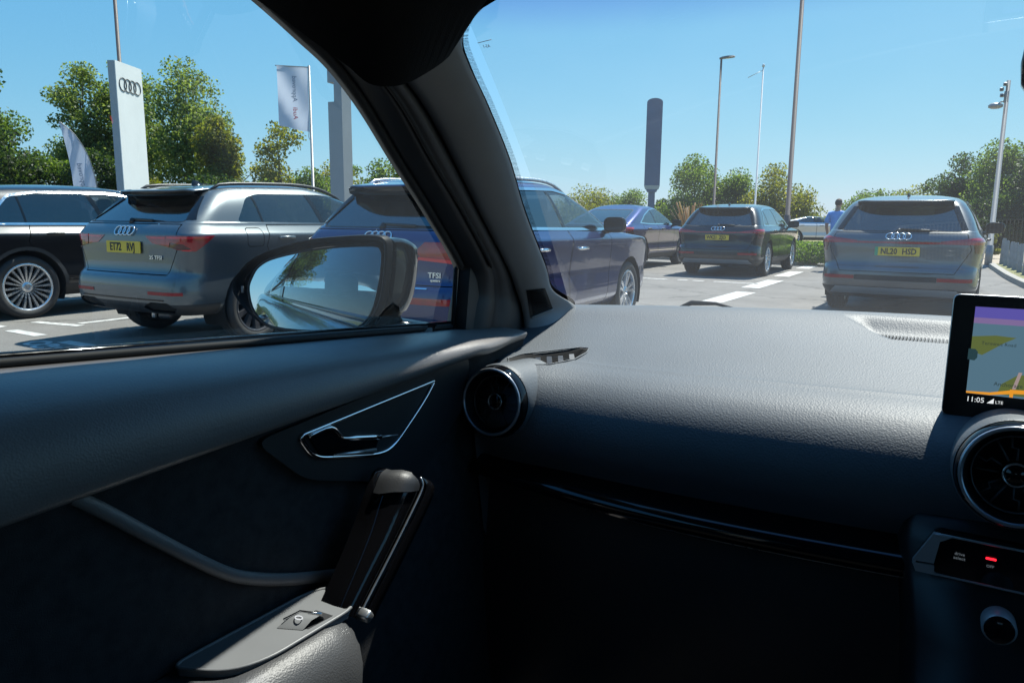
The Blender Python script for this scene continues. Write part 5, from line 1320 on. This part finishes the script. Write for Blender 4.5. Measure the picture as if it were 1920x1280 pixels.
def tree(name, base, H, wid, m, label, seed, n=5000, leaf=.17, low=.15, blobs=30, cat='tree', group=None, shape=1.0, depth=None, trunk=True):
    rng = np.random.default_rng(seed); root = empty(name, (base[0], base[1], 0)); tag(root, label, cat, group)
    C = []; dp = depth or wid
    blobs = int(blobs*1.35)
    while len(C) < blobs:
        p = rng.uniform(-1, 1, 3); t = (p[2]+1)/2
        rmax = (math.sin(math.pi*min(1, (t*.86+.14))**shape)**.55)
        if p[0]**2+p[1]**2 > rmax**2*.9: continue
        r = rng.uniform(.30, .48)*(1.1-.40*t); big = rng.random() > .3; e_ = .80 if big else 1.02; r = r if big else r*.5; C.append((p[0]*wid*.5*e_, p[1]*dp*.5*e_, H*(low+(1-low)*t*.93), r*min(wid, dp*1.2)*.5*1.25))
    n = int(n*4.0); H = H*1.06; leaf = leaf*.95; P = []; tot = sum(c[3]**2.2 for c in C)
    for (x, y, z, r) in C:
        per = max(20, int(n*r**2.2/tot))
        d = rng.normal(size=(per, 3)); d /= np.linalg.norm(d, axis=1)[:, None]
        rr = r*rng.uniform(0, 1, per)**.5
        q = np.array((x, y, z))+d*rr[:, None]*np.array((1, 1, .8)); P.append(q)
    P = np.concatenate(P); P = P[P[:, 2] > .02]; P[:, 2] = np.minimum(P[:, 2], H*rng.uniform(.95, 1.01, len(P)))
    leaves('crown', P, leaf, m, root, rng)
    if trunk:
        bm = bmesh.new(); tr = max(.06, H*.016); top = H*.72
        tube(bm, [(0, 0, -.1), (.03*H*.1, 0, H*.2), (-.02*H*.1, .1, H*.45), (.0, .0, top)], [tr, tr*.8, tr*.6, tr*.2], 8)
        for (x, y, z, r) in C[:12]:
            z0 = max(H*.12, z*.55); tube(bm, [(0, 0, z0), (x*.5, y*.5, (z0+z)*.52), (x, y, z)], [tr*.42, tr*.25, tr*.08], 5)
        link('trunk', bm, MATS['bark'], root)
    return root
TL = 'trees behind the parked row'
tree('tree', (-40.71, 17.55), 8.9, 5.0, 'leaf_mid', 'leafy green tree at the left edge of the view', 1, 5600, .17, .12, 32, group=TL)
tree('tree', (-41.87, 22.81), 9.7, 4.8, 'leaf_pale', 'tall pale-leaved tree left of the white ringed totem', 2, 4600, .17, .06, 30, group=TL)
tree('tree', (-40.59, 24.81), 10.8, 4.8, 'leaf_pale', 'tallest pale-leaved tree rising behind the white ringed totem', 3, 5000, .17, .06, 32, group=TL)
tree('tree', (-36.12, 25.22), 9.6, 5.4, 'leaf_pale', 'tall airy tree just right of the white ringed totem', 4, 5800, .17, .05, 36, group=TL)
tree('tree', (-31.92, 24.26), 6.9, 3.2, 'leaf_yellow', 'yellow-green tree in front of the tall airy tree', 5, 3400, .16, .06, 22, group=TL)
tree('tree', (-28.88, 24.96), 5.8, 4.0, 'leaf_yellow', 'pointed yellow-green tree left of the flagpole banner', 6, 3800, .16, .03, 26, group=TL, shape=.75)
LH = 'shrubs under the left trees'
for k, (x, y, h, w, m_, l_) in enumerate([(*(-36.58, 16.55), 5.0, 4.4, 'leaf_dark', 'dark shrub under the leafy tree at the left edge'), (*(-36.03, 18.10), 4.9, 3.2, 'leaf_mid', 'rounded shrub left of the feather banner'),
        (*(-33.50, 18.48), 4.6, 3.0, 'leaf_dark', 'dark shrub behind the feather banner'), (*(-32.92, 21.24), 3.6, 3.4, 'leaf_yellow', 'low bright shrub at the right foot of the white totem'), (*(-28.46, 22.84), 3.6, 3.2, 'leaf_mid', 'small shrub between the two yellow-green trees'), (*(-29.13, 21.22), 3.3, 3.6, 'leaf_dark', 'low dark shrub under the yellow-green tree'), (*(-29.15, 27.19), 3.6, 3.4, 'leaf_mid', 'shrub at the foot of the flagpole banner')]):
    tree('shrub', (x, y), h, w, m_, l_, 20+k, 2600, .16, .02, 18, 'shrub', LH)
MB_ = 'bushes beyond the grey column'
for k, (x, y, h, w, m_, l_) in enumerate([(*(-34.52, 33.39), 5.6, 4.8, 'leaf_yellow', 'yellow-green bush left of the grey column'), (*(-32.75, 35.70), 5.3, 4.4, 'leaf_mid', 'bush just right of the grey column'), (*(-30.98, 36.81), 5.9, 4.4, 'leaf_pale', 'pale bush above the dark blue SUV roof')]):
    tree('bush', (x, y), h, w, m_, l_, 40+k, 2200, .17, .02, 16, 'bush', MB_)
RB = 'bushes beyond the far cars'
for k, (x, y, h, w, m_, n_, l_) in enumerate([(*(-25.03, 51.31), 3.9, 6.5, 'leaf_yellow', 3400, 'low bush above the navy coupe-backed SUV, left part'), (*(-22.87, 53.86), 3.5, 4.8, 'leaf_mid', 2400, 'low bush behind the blue slab sign'),
        (*(-18.23, 48.39), 2.6, 2.6, 'leaf_dark', 1600, 'small dark bush right of the blue slab sign'), (*(-15.90, 47.46), 5.2, 5.4, 'leaf_mid', 4200, 'tallest rounded bush behind the black SUV with yellow plate'), (*(-13.42, 47.82), 4.6, 4.4, 'leaf_mid', 3200, 'bush between the two thin poles'),
        (*(-11.08, 48.09), 4.5, 5.0, 'leaf_yellow', 3400, 'yellow-green bush beside the tall brown lamp post'), (*(-9.85, 53.64), 1.9, 2.4, 'leaf_mid', 1000, 'low bush behind the pale silver car'),
        (*(-6.44, 58.17), 3.9, 5.4, 'leaf_mid', 3200, 'bush right of the person in blue'), (*(-4.22, 57.18), 3.7, 4.6, 'leaf_yellow', 2600, 'bush above the silver-grey SUV roof')]):
    tree('bush', (x, y), h, w, m_, l_, 60+k, n_, .16, .02, 18, 'bush', RB)
RT = 'dark trees on the right'
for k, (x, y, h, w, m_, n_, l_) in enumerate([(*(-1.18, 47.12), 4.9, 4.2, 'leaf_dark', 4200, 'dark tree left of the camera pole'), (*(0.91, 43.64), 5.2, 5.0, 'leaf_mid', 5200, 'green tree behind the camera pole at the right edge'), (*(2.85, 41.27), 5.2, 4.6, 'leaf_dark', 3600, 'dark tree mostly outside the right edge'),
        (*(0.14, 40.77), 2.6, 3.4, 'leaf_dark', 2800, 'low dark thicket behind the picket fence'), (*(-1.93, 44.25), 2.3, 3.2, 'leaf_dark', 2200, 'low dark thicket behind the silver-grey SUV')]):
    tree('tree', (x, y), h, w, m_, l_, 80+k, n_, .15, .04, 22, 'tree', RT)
tree('bush', (0.34, 29.65), 1.0, .55, 'leaf_yellow', 'small bright plant at the foot of the camera pole', 95, 500, .07, .05, 8, 'bush')
tree('tree', (-1.9, -17), 9.5, 4.6, 'leaf_mid', 'tree behind the car seen only in the door mirror', 97, 2400, .2, .5, 16, 'tree')
tree('bush', (-4.5, -42), 4.0, 7.0, 'leaf_mid', 'distant bushes seen low in the door mirror', 98, 3600, .25, .02, 24, 'bush')
# clipped hedge and plume grass by the planting bed
rng = np.random.default_rng(7)
hp = rng.uniform((-4.5, 21.9, .08), (-1.6, 23.2, .66), (9000, 3)); hp[:, 2] *= 1-.12*np.sin(hp[:, 0]*5)**2*rng.uniform(0, 1, 9000)
hd = empty('hedge', (0, 0, 0)); tag(hd, 'low clipped green hedge beside the person in blue', 'hedge'); leaves('hedge_foliage', hp, .075, 'grass_blade', hd, rng, .2)['kind'] = 'stuff'
pg = empty('plume_grass', (*(-9.06, 26.63), 0)); tag(pg, 'tuft of reddish plume grass left of the black SUV with yellow plate', 'grass tuft')
bm = bmesh.new()
for i in range(60):
    a = random.Random(i).uniform(0, 6.28); r = random.Random(i+99).uniform(.1, .75); h = random.Random(i+500).uniform(1.1, 1.9)
    tube(bm, [(0, 0, 0), (r*.4*math.cos(a), r*.4*math.sin(a), h*.6), (r*math.cos(a), r*math.sin(a), h)], [.012, .014, .03 if i % 3 == 0 else .006], 4)
link('blade_clump', bm, MATS['plume'], pg)

# ------------------------------------------------------------------ signs, poles, flags
mat('sign_white', (0.66, 0.68, 0.67), 0.45, var=0.04, vscale=2)
mat('sign_edge', (0.30, 0.33, 0.35), 0.5)
mat('sign_ring', (0.03, 0.032, 0.035), 0.5)
mat('column_grey', (0.26, 0.27, 0.285), 0.45, metal=0.3, var=0.04, vscale=2)
mat('slab_blue', (0.055, 0.10, 0.20), 0.5, var=0.1, vscale=2)
mat('pole_brown', (0.075, 0.058, 0.058), 0.6, var=0.15, vscale=3)
mat('pole_grey', (0.21, 0.22, 0.23), 0.5, metal=0.4, var=0.1, vscale=3)
mat('pole_white', (0.55, 0.56, 0.57), 0.45)
mat('lamp_head', (0.10, 0.10, 0.10), 0.5)
def cloth_mat(name, col):
    m, t = new_mat(name); d = N(t, 'ShaderNodeBsdfDiffuse'); d.inputs[0].default_value = (*col, 1); tr = N(t, 'ShaderNodeBsdfTranslucent'); tr.inputs[0].default_value = (*col, 1)
    mx = N(t, 'ShaderNodeMixShader', i_0=.45); t.links.new(d.outputs[0], mx.inputs[1]); t.links.new(tr.outputs[0], mx.inputs[2]); o = N(t, 'ShaderNodeOutputMaterial'); t.links.new(mx.outputs[0], o.inputs[0]); return m
cloth_mat('flag_cloth', (0.50, 0.55, 0.66)); cloth_mat('flag_grey', (0.22, 0.27, 0.36)); cloth_mat('flag_red', (0.55, 0.10, 0.14))
# white totem with rings
a = Vector((-21.54, 12.82)); b = Vector((-22.23, 14.06)); w_ = (b-a).length; ex = Vector(((b-a).x, (b-a).y, 0)).normalized(); nrm_ = Vector((ex.y, -ex.x, 0)); 
mt = Matrix((ex, Vector((0, 0, 1)), nrm_)).transposed().to_4x4(); mt.translation = (a.x, a.y, 0)
tot = empty('totem_sign', (a.x, a.y, 0)); tag(tot, 'tall white totem sign with four interlocked rings near its top', 'sign')
def part_at(name, bm, m, parent, smooth=False):
    o = link(name, bm, m, parent, smooth=smooth); o.matrix_parent_inverse = Matrix.Translation(parent.location).inverted(); return o
ht = 5.62
bm = bmesh.new(); prism(bm, [(.012, .1), (w_-.012, .1), (w_-.012, ht), (.012, ht)], -.03, 0.0, mt); part_at('sign_face', bm, MATS['sign_white'], tot)
bm = bmesh.new(); prism(bm, [(0, 0), (w_, 0), (w_, ht-.005), (0, ht-.005)], -.22, -.031, mt); part_at('sign_body', bm, MATS['sign_edge'], tot)
bm = emblem_bm(mt @ Vector((w_*.5, ht-.62, .012)), ex, (0, 0, 1), nrm_, .185, .012, 1.36); part_at('ring_emblem', bm, MATS['sign_ring'], tot, True)
# grey column with a square notch
c = Vector((-13.14, 13.30)); vx = Vector((c.y, -c.x, 0)).normalized(); vz = Vector((-c.x, -c.y, 0)).normalized()
rot = Matrix.Rotation(R(-33), 3, 'Z'); vx = rot @ vx; vz = rot @ vz
mt = Matrix((vx, Vector((0, 0, 1)), vz)).transposed().to_4x4(); mt.translation = (c.x, c.y, 0)
colm = empty('totem_column', (c.x, c.y, 0)); tag(colm, 'grey square column with a notch, left of the windscreen pillar', 'sign')
bm = bmesh.new(); prism(bm, [(-.30, 0), (-.30, 3.92), (-.13, 3.92), (-.13, 4.36), (-.30, 4.36), (-.30, 6.3), (.08, 6.3), (.08, 0)], -.30, .10, mt); part_at('column_body', bm, MATS['column_grey'], colm)
bm = bmesh.new(); prism(bm, [(-.31, 0), (.09, 0), (.09, .12), (-.31, .12)], -.32, .12, mt); part_at('column_base', bm, MATS['sign_edge'], colm)
# blue-grey slab sign
c = Vector((-17.10, 43.12)); vx = Vector((c.y, -c.x, 0)).normalized(); vz = Vector((-c.x, -c.y, 0)).normalized(); mt = Matrix((vx, Vector((0, 0, 1)), vz)).transposed().to_4x4(); mt.translation = (c.x, c.y, 0)
sl = empty('slab_sign', (c.x, c.y, 0)); tag(sl, 'tall blue-grey slab sign with rounded top on a short post', 'sign')
arc = [(.46*math.cos(t), 8.05+.24*math.sin(t)) for t in np.linspace(0, math.pi, 13)]
bm = bmesh.new(); prism(bm, arc+[(-.46, 3.25), (-.27, 2.85), (.27, 2.85), (.46, 3.25)], -.16, .16, mt); part_at('sign_slab', bm, MATS['slab_blue'], sl)
bm = bmesh.new(); prism(bm, [(-.47, 3.25), (-.40, 3.02), (.40, 3.02), (.47, 3.25)], -.17, .17, mt); part_at('slab_band', bm, MATS['sign_edge'], sl)
bm = bmesh.new(); prism(bm, [(-.20, 0), (.20, 0), (.20, 2.86), (-.20, 2.86)], -.10, .10, mt); part_at('post', bm, MATS['slab_blue'], sl)
# poles
def pole(name, xy, H, r0, r1, m, label, cat, group=None):
    root = empty(name, (xy[0], xy[1], 0)); tag(root, label, cat, group)
    bm = bmesh.new(); tube(bm, [(0, 0, 0), (0, 0, H*.12), (0, 0, H*.121), (0, 0, H)], [r0*1.35, r0*1.35, r0, r1], 12); link('shaft', bm, MATS[m], root)
    bm = bmesh.new(); lathe(bm, [(r0*2.4, 0), (r0*2.4, .03), (r0*1.4, .05)], 12); link('base_plate', bm, MATS[m], root)
    return root
LP = 'tall lamp posts'
def lamp_head(root, H, dirv):
    d = Vector(dirv).normalized(); bm = bmesh.new(); u = d.cross(Vector((0, 0, 1))).normalized(); rows = []
    for f, w, h in ((-.1, .07, .05), (.05, .13, .08), (.35, .17, .09), (.62, .15, .06), (.72, .09, .03)):
        p = Vector((0, 0, H))+d*f+Vector((0, 0, .12*f)); rows.append([p+u*w, p+u*w*.7+Vector((0, 0, h)), p-u*w*.7+Vector((0, 0, h)), p-u*w, p-u*w*.8-Vector((0, 0, .03)), p+u*w*.8-Vector((0, 0, .03))])
    vs = grid(bm, rows, closed=True); bm.faces.new(vs[0]); bm.faces.new(vs[-1]); bmesh.ops.recalc_face_normals(bm, faces=bm.faces); hd_ = link('lamp_head', bm, MATS['lamp_head'], root, smooth=False)
    b2 = bmesh.new(); box(b2, Vector((0, 0, H+.01))+d*.35, (.16, .16, .02)); link('lens', b2, MATS['sign_white'], hd_, smooth=False)
p = pole('lamp_post', (-34.08, 20.51), 12.5, .10, .075, 'pole_brown', 'brown lamp post rising behind the white ringed totem', 'lamp post', LP); lamp_head(p, 12.5, (1, -1, 0))
p = pole('lamp_post', (-12.96, 42.12), 9.95, .075, .055, 'pole_brown', 'lamp post with a square head, between slab sign and thin pole', 'lamp post', LP); lamp_head(p, 9.95, (1, .55, 0))
p = pole('lamp_post', (-6.49, 30.63), 12.0, .092, .075, 'pole_brown', 'tallest brown lamp post, running out of the top of the view', 'lamp post', LP); lamp_head(p, 12.0, (1, .5, 0))
p = pole('flagpole', (-11.51, 45.42), 9.95, .06, .04, 'pole_white', 'thin bare flagpole with a short arm near its top', 'flagpole')
bm = bmesh.new(); dv = Vector((-.85, -.53, -.50)); tube(bm, [(0, 0, 9.75), dv*.85+Vector((0, 0, 9.75))], .02, 6); link('arm', bm, MATS['pole_white'], p)
bm = bmesh.new(); lathe(bm, [(.001, .14), (.07, .1), (.09, .03), (.07, -.02), (.001, -.04)], 10, Matrix.Translation((0, 0, 9.95))); link('finial', bm, MATS['pole_white'], p)
# banner on a pole, seen from behind so that its print is reversed
c = Vector((-19.88, 18.65)); H_ = 6.28
p = pole('flagpole', tuple(c), H_, .055, .04, 'pole_grey', 'flagpole carrying a pale blue upright banner', 'flagpole')
vx = Vector((c.y, -c.x, 0)).normalized(); vz = Vector((-c.x, -c.y, 0)).normalized(); mt = Matrix((vx, Vector((0, 0, 1)), vz)).transposed().to_4x4(); mt.translation = (c.x, c.y, 0)
bm = bmesh.new(); tube(bm, [mt @ Vector((.02, H_-.05, 0)), mt @ Vector((-1.10, H_-.05, 0))], .018, 6); o = part_at('cross_arm', bm, MATS['pole_grey'], p)
bm = bmesh.new(); tube(bm, [mt @ Vector((-.07, H_-2.15, .02)), mt @ Vector((-.09, H_-2.35, .02)), mt @ Vector((.03, H_-2.6, .03))], .014, 6); o = part_at('halyard', bm, MATS['pole_white'], p)
fl = empty('banner', (c.x, c.y, 0)); tag(fl, 'pale blue cloth banner with grey and red lettering hanging from a flagpole', 'flag')
def bw(x, z): return .055*math.sin(3.1*z+5*x)*(.4+abs(x))+.05*math.sin(9*(x-.45*z))*(.3+.7*max(0, (H_-z)/2.2))
def bedge(f): return .30*max(0, f-.45)**1.5*2.2 if f > .45 else 0
rows = []
for i in range(37):
    f = i/36; z = H_-.06-2.12*f; rows.append([])
    for j in range(25):
        x = -.05-1.0*j/24; lift = .42*max(0, f-.72)*(j/24)*1.5; rows[-1].append(mt @ Vector((x, z+lift, bw(x, z))))
bm = bmesh.new(); grid(bm, rows); part_at('banner_cloth', bm, MATS['flag_cloth'], fl, True)
def print_on(s_, size_, x0, z0, sc, m_):
    b = text_bm(s_, size_, Matrix())
    for v in b.verts:
        x = x0+v.co.y*sc; z = z0+v.co.x*sc; v.co = mt @ Vector((x, z, bw(x, z)+.012))
    part_at('lettering', b, MATS[m_], fl)
print_on('Approved', .36, -.50, H_-.78, .58, 'flag_grey'); print_on('Audi', .36, -.50, H_-1.58, .58, 'flag_red')
# feather banner
c = Vector((-20.77, 11.51)); vx = Vector((c.y, -c.x, 0)).normalized(); vz = Vector((-c.x, -c.y, 0)).normalized(); mt = Matrix((vx, Vector((0, 0, 1)), vz)).transposed().to_4x4(); mt.translation = (c.x, c.y, 0)
ff = empty('feather_banner', (c.x, c.y, 0)); tag(ff, 'pale blue feather banner leaning left of the white totem', 'flag')
Rr_ = cr_interp([(.02, .35), (.05, 1.0), (.06, 1.7), (.03, 2.2), (-.08, 2.75), (-.22, 3.10), (-.42, 3.42), (-.70, 3.68)], 5); Lr_ = cr_interp([(-.50, .42), (-.50, 1.0), (-.49, 1.7), (-.50, 2.2), (-.54, 2.7), (-.59, 3.05), (-.64, 3.36), (-.70, 3.67)], 5)
def fw_(x, z): return .045*math.sin(13*(x-.28*z))+.02*math.sin(31*(x-.25*z))
bm = bmesh.new(); rows = []
for (xr, zr), (xl, zl) in zip(Rr_, Lr_): rows.append([mt @ Vector((xr+(xl-xr)*t, zr+(zl-zr)*t, fw_(xr+(xl-xr)*t, zr))) for t in np.linspace(0, 1, 17)])
grid(bm, rows); part_at('banner_cloth', bm, MATS['flag_cloth'], ff, True)
bm = bmesh.new(); tube(bm, [mt @ Vector((.025, 0, 0))]+[mt @ Vector((x+.012, z, 0)) for x, z in Rr_], .014, 6); part_at('banner_pole', bm, MATS['pole_grey'], ff, True)
bm = bmesh.new(); lathe(bm, [(.25, 0), (.25, .04), (.05, .08), (.03, .3)], 14, Matrix.Translation((c.x, c.y, 0))); part_at('banner_foot', bm, MATS['lamp_head'], ff, True)
def print_f(s_, size_, x0, z0, sc, m_, lean):
    b = text_bm(s_, size_, Matrix())
    for v in b.verts:
        z = z0+v.co.x*sc; x = x0+v.co.y*sc-lean*(z-z0); v.co = mt @ Vector((x, z, fw_(x, z)+.03))
    part_at('lettering', b, MATS[m_], ff)
print_f('Approved', .36, -.27, 2.25, .50, 'flag_grey', .12); print_f('Audi', .36, -.20, 1.52, .50, 'flag_red', .05)
# pole with cameras and a round lamp
p = pole('camera_pole', (.24, 25.0), 5.05, .07, .05, 'pole_grey', 'grey pole with security cameras and a round lamp, right of the silver-grey SUV', 'camera pole')
bm = bmesh.new(); lathe(bm, [(.001, .08), (.12, .07), (.18, .02), (.17, -.04), (.10, -.07), (.001, -.08)], 16, Matrix.Translation((-.24, 0, 4.40))); link('round_lamp', bm, MATS['column_grey'], p)
bm = bmesh.new(); tube(bm, [(0, 0, 4.52), (-.12, 0, 4.5), (-.2, 0, 4.45)], .02, 6); link('lamp_arm', bm, MATS['pole_grey'], p)
for k, (z, dx) in enumerate(((4.95, -.07), (4.82, -.14), (4.66, -.12))):
    bm = bmesh.new(); box(bm, (dx, -.08, z), (.10, .22, .09), Matrix.Rotation(R(12), 3, 'X'), .02); o = link('camera', bm, MATS['column_grey'], p)
    b2 = bmesh.new(); lathe(b2, [(.03, 0), (.03, .02), (.001, .02)], 10, Matrix.Translation((dx, -.19, z-.02)) @ Matrix.Rotation(R(90), 4, 'X')); link('camera_lens', b2, MATS['gloss_black'], o)
bm = bmesh.new(); box(bm, (-.02, 0, 4.62), (.10, .10, .30), None, .01); link('bracket', bm, MATS['pole_grey'], p)
# picket fence along the verge
fen = empty('picket_fence', (.5, 25.2, .09)); tag(fen, 'low weathered grey picket fence along the verge at the right edge', 'fence')
mat('fence_wood', (0.25, 0.26, 0.27), 0.75, var=0.25, vscale=6)
fa, fb = Vector((.56, 25.2)), Vector((1.35, 14.6)); nf = 12; fd = (fb-fa).normalized()
pm = bmesh.new(); prism(pm, [(-.06, 0), (.06, 0), (.06, .64), (.04, .70), (-.04, .70), (-.06, .64)], -.012, .012, Matrix.Rotation(R(90), 4, 'X'))
pme = bpy.data.meshes.new('picket'); pm.to_mesh(pme); pm.free(); pme.materials.append(MATS['fence_wood'])
for i in range(nf):
    q = fa.lerp(fb, i/(nf-1)); o = bpy.data.objects.new('picket', pme); COL.objects.link(o); o.parent = fen; o.location = (q.x-.5, q.y-25.2, 0); o.rotation_euler = (0, random.Random(i).uniform(-.03, .03), R(-38)); o.scale = (1, 1, random.Random(i*7).uniform(.94, 1.04))
for z in (.16,):
    bm = bmesh.new(); d3 = Vector((fd.x, fd.y, 0)); n3 = Vector((fd.y, -fd.x, 0))*.05; A = Vector((fa.x-.5, fa.y-25.2, z))+n3*-1; B = Vector((fb.x-.5, fb.y-25.2, z))+n3*-1
    tube(bm, [A, B], .025, 4); link('fence_rail', bm, MATS['fence_wood'], fen, smooth=False)

# ------------------------------------------------------------------ the person
mat('shirt_blue', (0.19, 0.37, 0.72), 0.8, var=0.15, vscale=8, bump=0.3, bscale=14, bdist=0.02)
mat('trousers_dark', (0.02, 0.022, 0.03), 0.85); mat('skin', (0.38, 0.21, 0.14), 0.55); mat('hair_brown', (0.05, 0.032, 0.022), 0.75, bump=0.5, bscale=60); mat('shoe', (0.30, 0.26, 0.22), 0.6)
def skin_fig(name, verts, edges, m, parent, sub=2):
    me = bpy.data.meshes.new(name); me.from_pydata([v[0] for v in verts], edges, []); me.materials.append(MATS[m])
    o = bpy.data.objects.new(name, me); COL.objects.link(o); o.parent = parent
    sk = o.modifiers.new('skin', 'SKIN'); sk.use_smooth_shade = True
    for i, v in enumerate(verts):
        s = me.skin_vertices[0].data[i]; s.radius = v[1] if isinstance(v[1], tuple) else (v[1], v[1])
    me.skin_vertices[0].data[0].use_root = True
    sb = o.modifiers.new('sub', 'SUBSURF'); sb.levels = sub; sb.render_levels = sub
    return o
per = empty('person', (-3.10, 20.35, .0), R(-18)); tag(per, 'person in a bright blue polo shirt and dark trousers standing with back turned', 'person')
V = [((0, 0, .97), (.155, .11)), ((0, .0, 1.12), (.150, .105)), ((0, .015, 1.30), (.165, .11)), ((0, .01, 1.42), (.15, .095)), ((0, .0, 1.50), (.062, .062)), ((0, .005, 1.575), (.052, .055)), ((0, .02, 1.66), (.075, .092)), ((0, .022, 1.735), (.070, .085)),
     ((-.185, .0, 1.415), .062), ((-.245, -.01, 1.27), .050), ((-.275, .0, 1.13), .043), ((-.275, .07, .96), .034), ((-.27, .10, .88), (.022, .036)), ((.185, .0, 1.415), .062), ((.245, -.01, 1.27), .050), ((.272, .01, 1.13), .043), ((.265, .09, .97), .034), ((.26, .12, .89), (.022, .036)),
     ((-.095, 0, .86), .088), ((-.105, .01, .50), .058), ((-.11, -.01, .10), .042), ((-.115, .10, .045), (.038, .03)), ((.095, 0, .86), .088), ((.105, .03, .50), .058), ((.115, .02, .10), .042), ((.12, .13, .045), (.038, .03))]
E_ = [(0, 1), (1, 2), (2, 3), (3, 4), (4, 5), (5, 6), (6, 7), (3, 8), (8, 9), (9, 10), (10, 11), (11, 12), (3, 13), (13, 14), (14, 15), (15, 16), (16, 17), (0, 18), (18, 19), (19, 20), (20, 21), (0, 22), (22, 23), (23, 24), (24, 25)]
# fingers: five short chains from each palm
for hi in (12, 17):
    bx_, by_, bz_ = V[hi][0]; s_ = -1 if hi == 12 else 1
    for k, (dy, ln) in enumerate(((.030, .075), (.012, .085), (-.006, .080), (-.022, .062))):
        n0 = len(V); V.append(((bx_, by_+dy, bz_-.035), .010)); V.append(((bx_-s_*.008, by_+dy+.008, bz_-.035-ln*.55), .009)); V.append(((bx_-s_*.022, by_+dy+.012, bz_-.035-ln), .007)); E_ += [(hi, n0), (n0, n0+1), (n0+1, n0+2)]
    n0 = len(V); V.append(((bx_-s_*.012, by_+.045, bz_+.005), .011)); V.append(((bx_-s_*.022, by_+.062, bz_-.035), .009)); E_ += [(hi, n0), (n0, n0+1)]
skin_fig('body', V, E_, 'skin', per)
S = [((0, 0, .90), (.172, .125)), ((0, 0, .97), (.172, .125)), ((0, 0, 1.12), (.170, .122)), ((0, .015, 1.30), (.188, .128)), ((0, .01, 1.43), (.165, .108)), ((0, 0, 1.505), (.070, .070)), ((-.19, 0, 1.42), .078), ((-.25, -.01, 1.27), .072), ((-.275, -.005, 1.17), .070), ((.19, 0, 1.42), .078), ((.25, -.01, 1.27), .072), ((.272, .0, 1.17), .070)]
skin_fig('polo_shirt', S, [(0, 1), (1, 2), (2, 3), (3, 4), (4, 5), (4, 6), (6, 7), (7, 8), (4, 9), (9, 10), (10, 11)], 'shirt_blue', per)
T = [((0, 0, .95), (.158, .115)), ((0, 0, .88), (.150, .112)), ((-.095, 0, .80), .096), ((-.105, .01, .50), .070), ((-.11, -.01, .09), .058), ((.095, 0, .80), .096), ((.105, .03, .50), .070), ((.115, .02, .09), .058)]
skin_fig('trousers', T, [(0, 1), (1, 2), (2, 3), (3, 4), (1, 5), (5, 6), (6, 7)], 'trousers_dark', per)
for s_ in (-1, 1):
    bm = bmesh.new(); bmesh.ops.create_uvsphere(bm, u_segments=14, v_segments=8, radius=1); bmesh.ops.transform(bm, matrix=Matrix.Translation((s_*.117, .075 if s_ < 0 else .105, .045)) @ Matrix.Diagonal((.05, .14, .05, 1)), verts=bm.verts); link('shoe', bm, MATS['shoe'], per)
    bm = bmesh.new(); bmesh.ops.create_uvsphere(bm, u_segments=8, v_segments=6, radius=1); bmesh.ops.transform(bm, matrix=Matrix.Translation((s_*.078, .015, 1.665)) @ Matrix.Diagonal((.012, .022, .034, 1)), verts=bm.verts); link('ear', bm, MATS['skin'], per)
bm = bmesh.new(); bmesh.ops.create_uvsphere(bm, u_segments=20, v_segments=14, radius=1)
bmesh.ops.transform(bm, matrix=Matrix.Translation((0, .010, 1.695)) @ Matrix.Diagonal((.087, .106, .105, 1)), verts=bm.verts)
bmesh.ops.delete(bm, geom=[v for v in bm.verts if v.co.z < 1.625+1.5*max(0, v.co.y+.03)], context='VERTS'); link('hair', bm, MATS['hair_brown'], per)
bm = bmesh.new(); tube(bm, [(0, .108, 1.685), (0, .128, 1.655), (0, .112, 1.645)], [.008, .014, .008], 6); link('nose', bm, MATS['skin'], per)

# pale silver car standing side-on beyond the hedge
SAL = dict(SPORT); SAL.update(paint='paint_pale_silver', H=1.47, reg=None, wheel='five', rim_m='alloy')
build_car(SAL, ((-8.14, 40.36), 62.0), 'pale silver car side-on beyond the low clipped hedge')
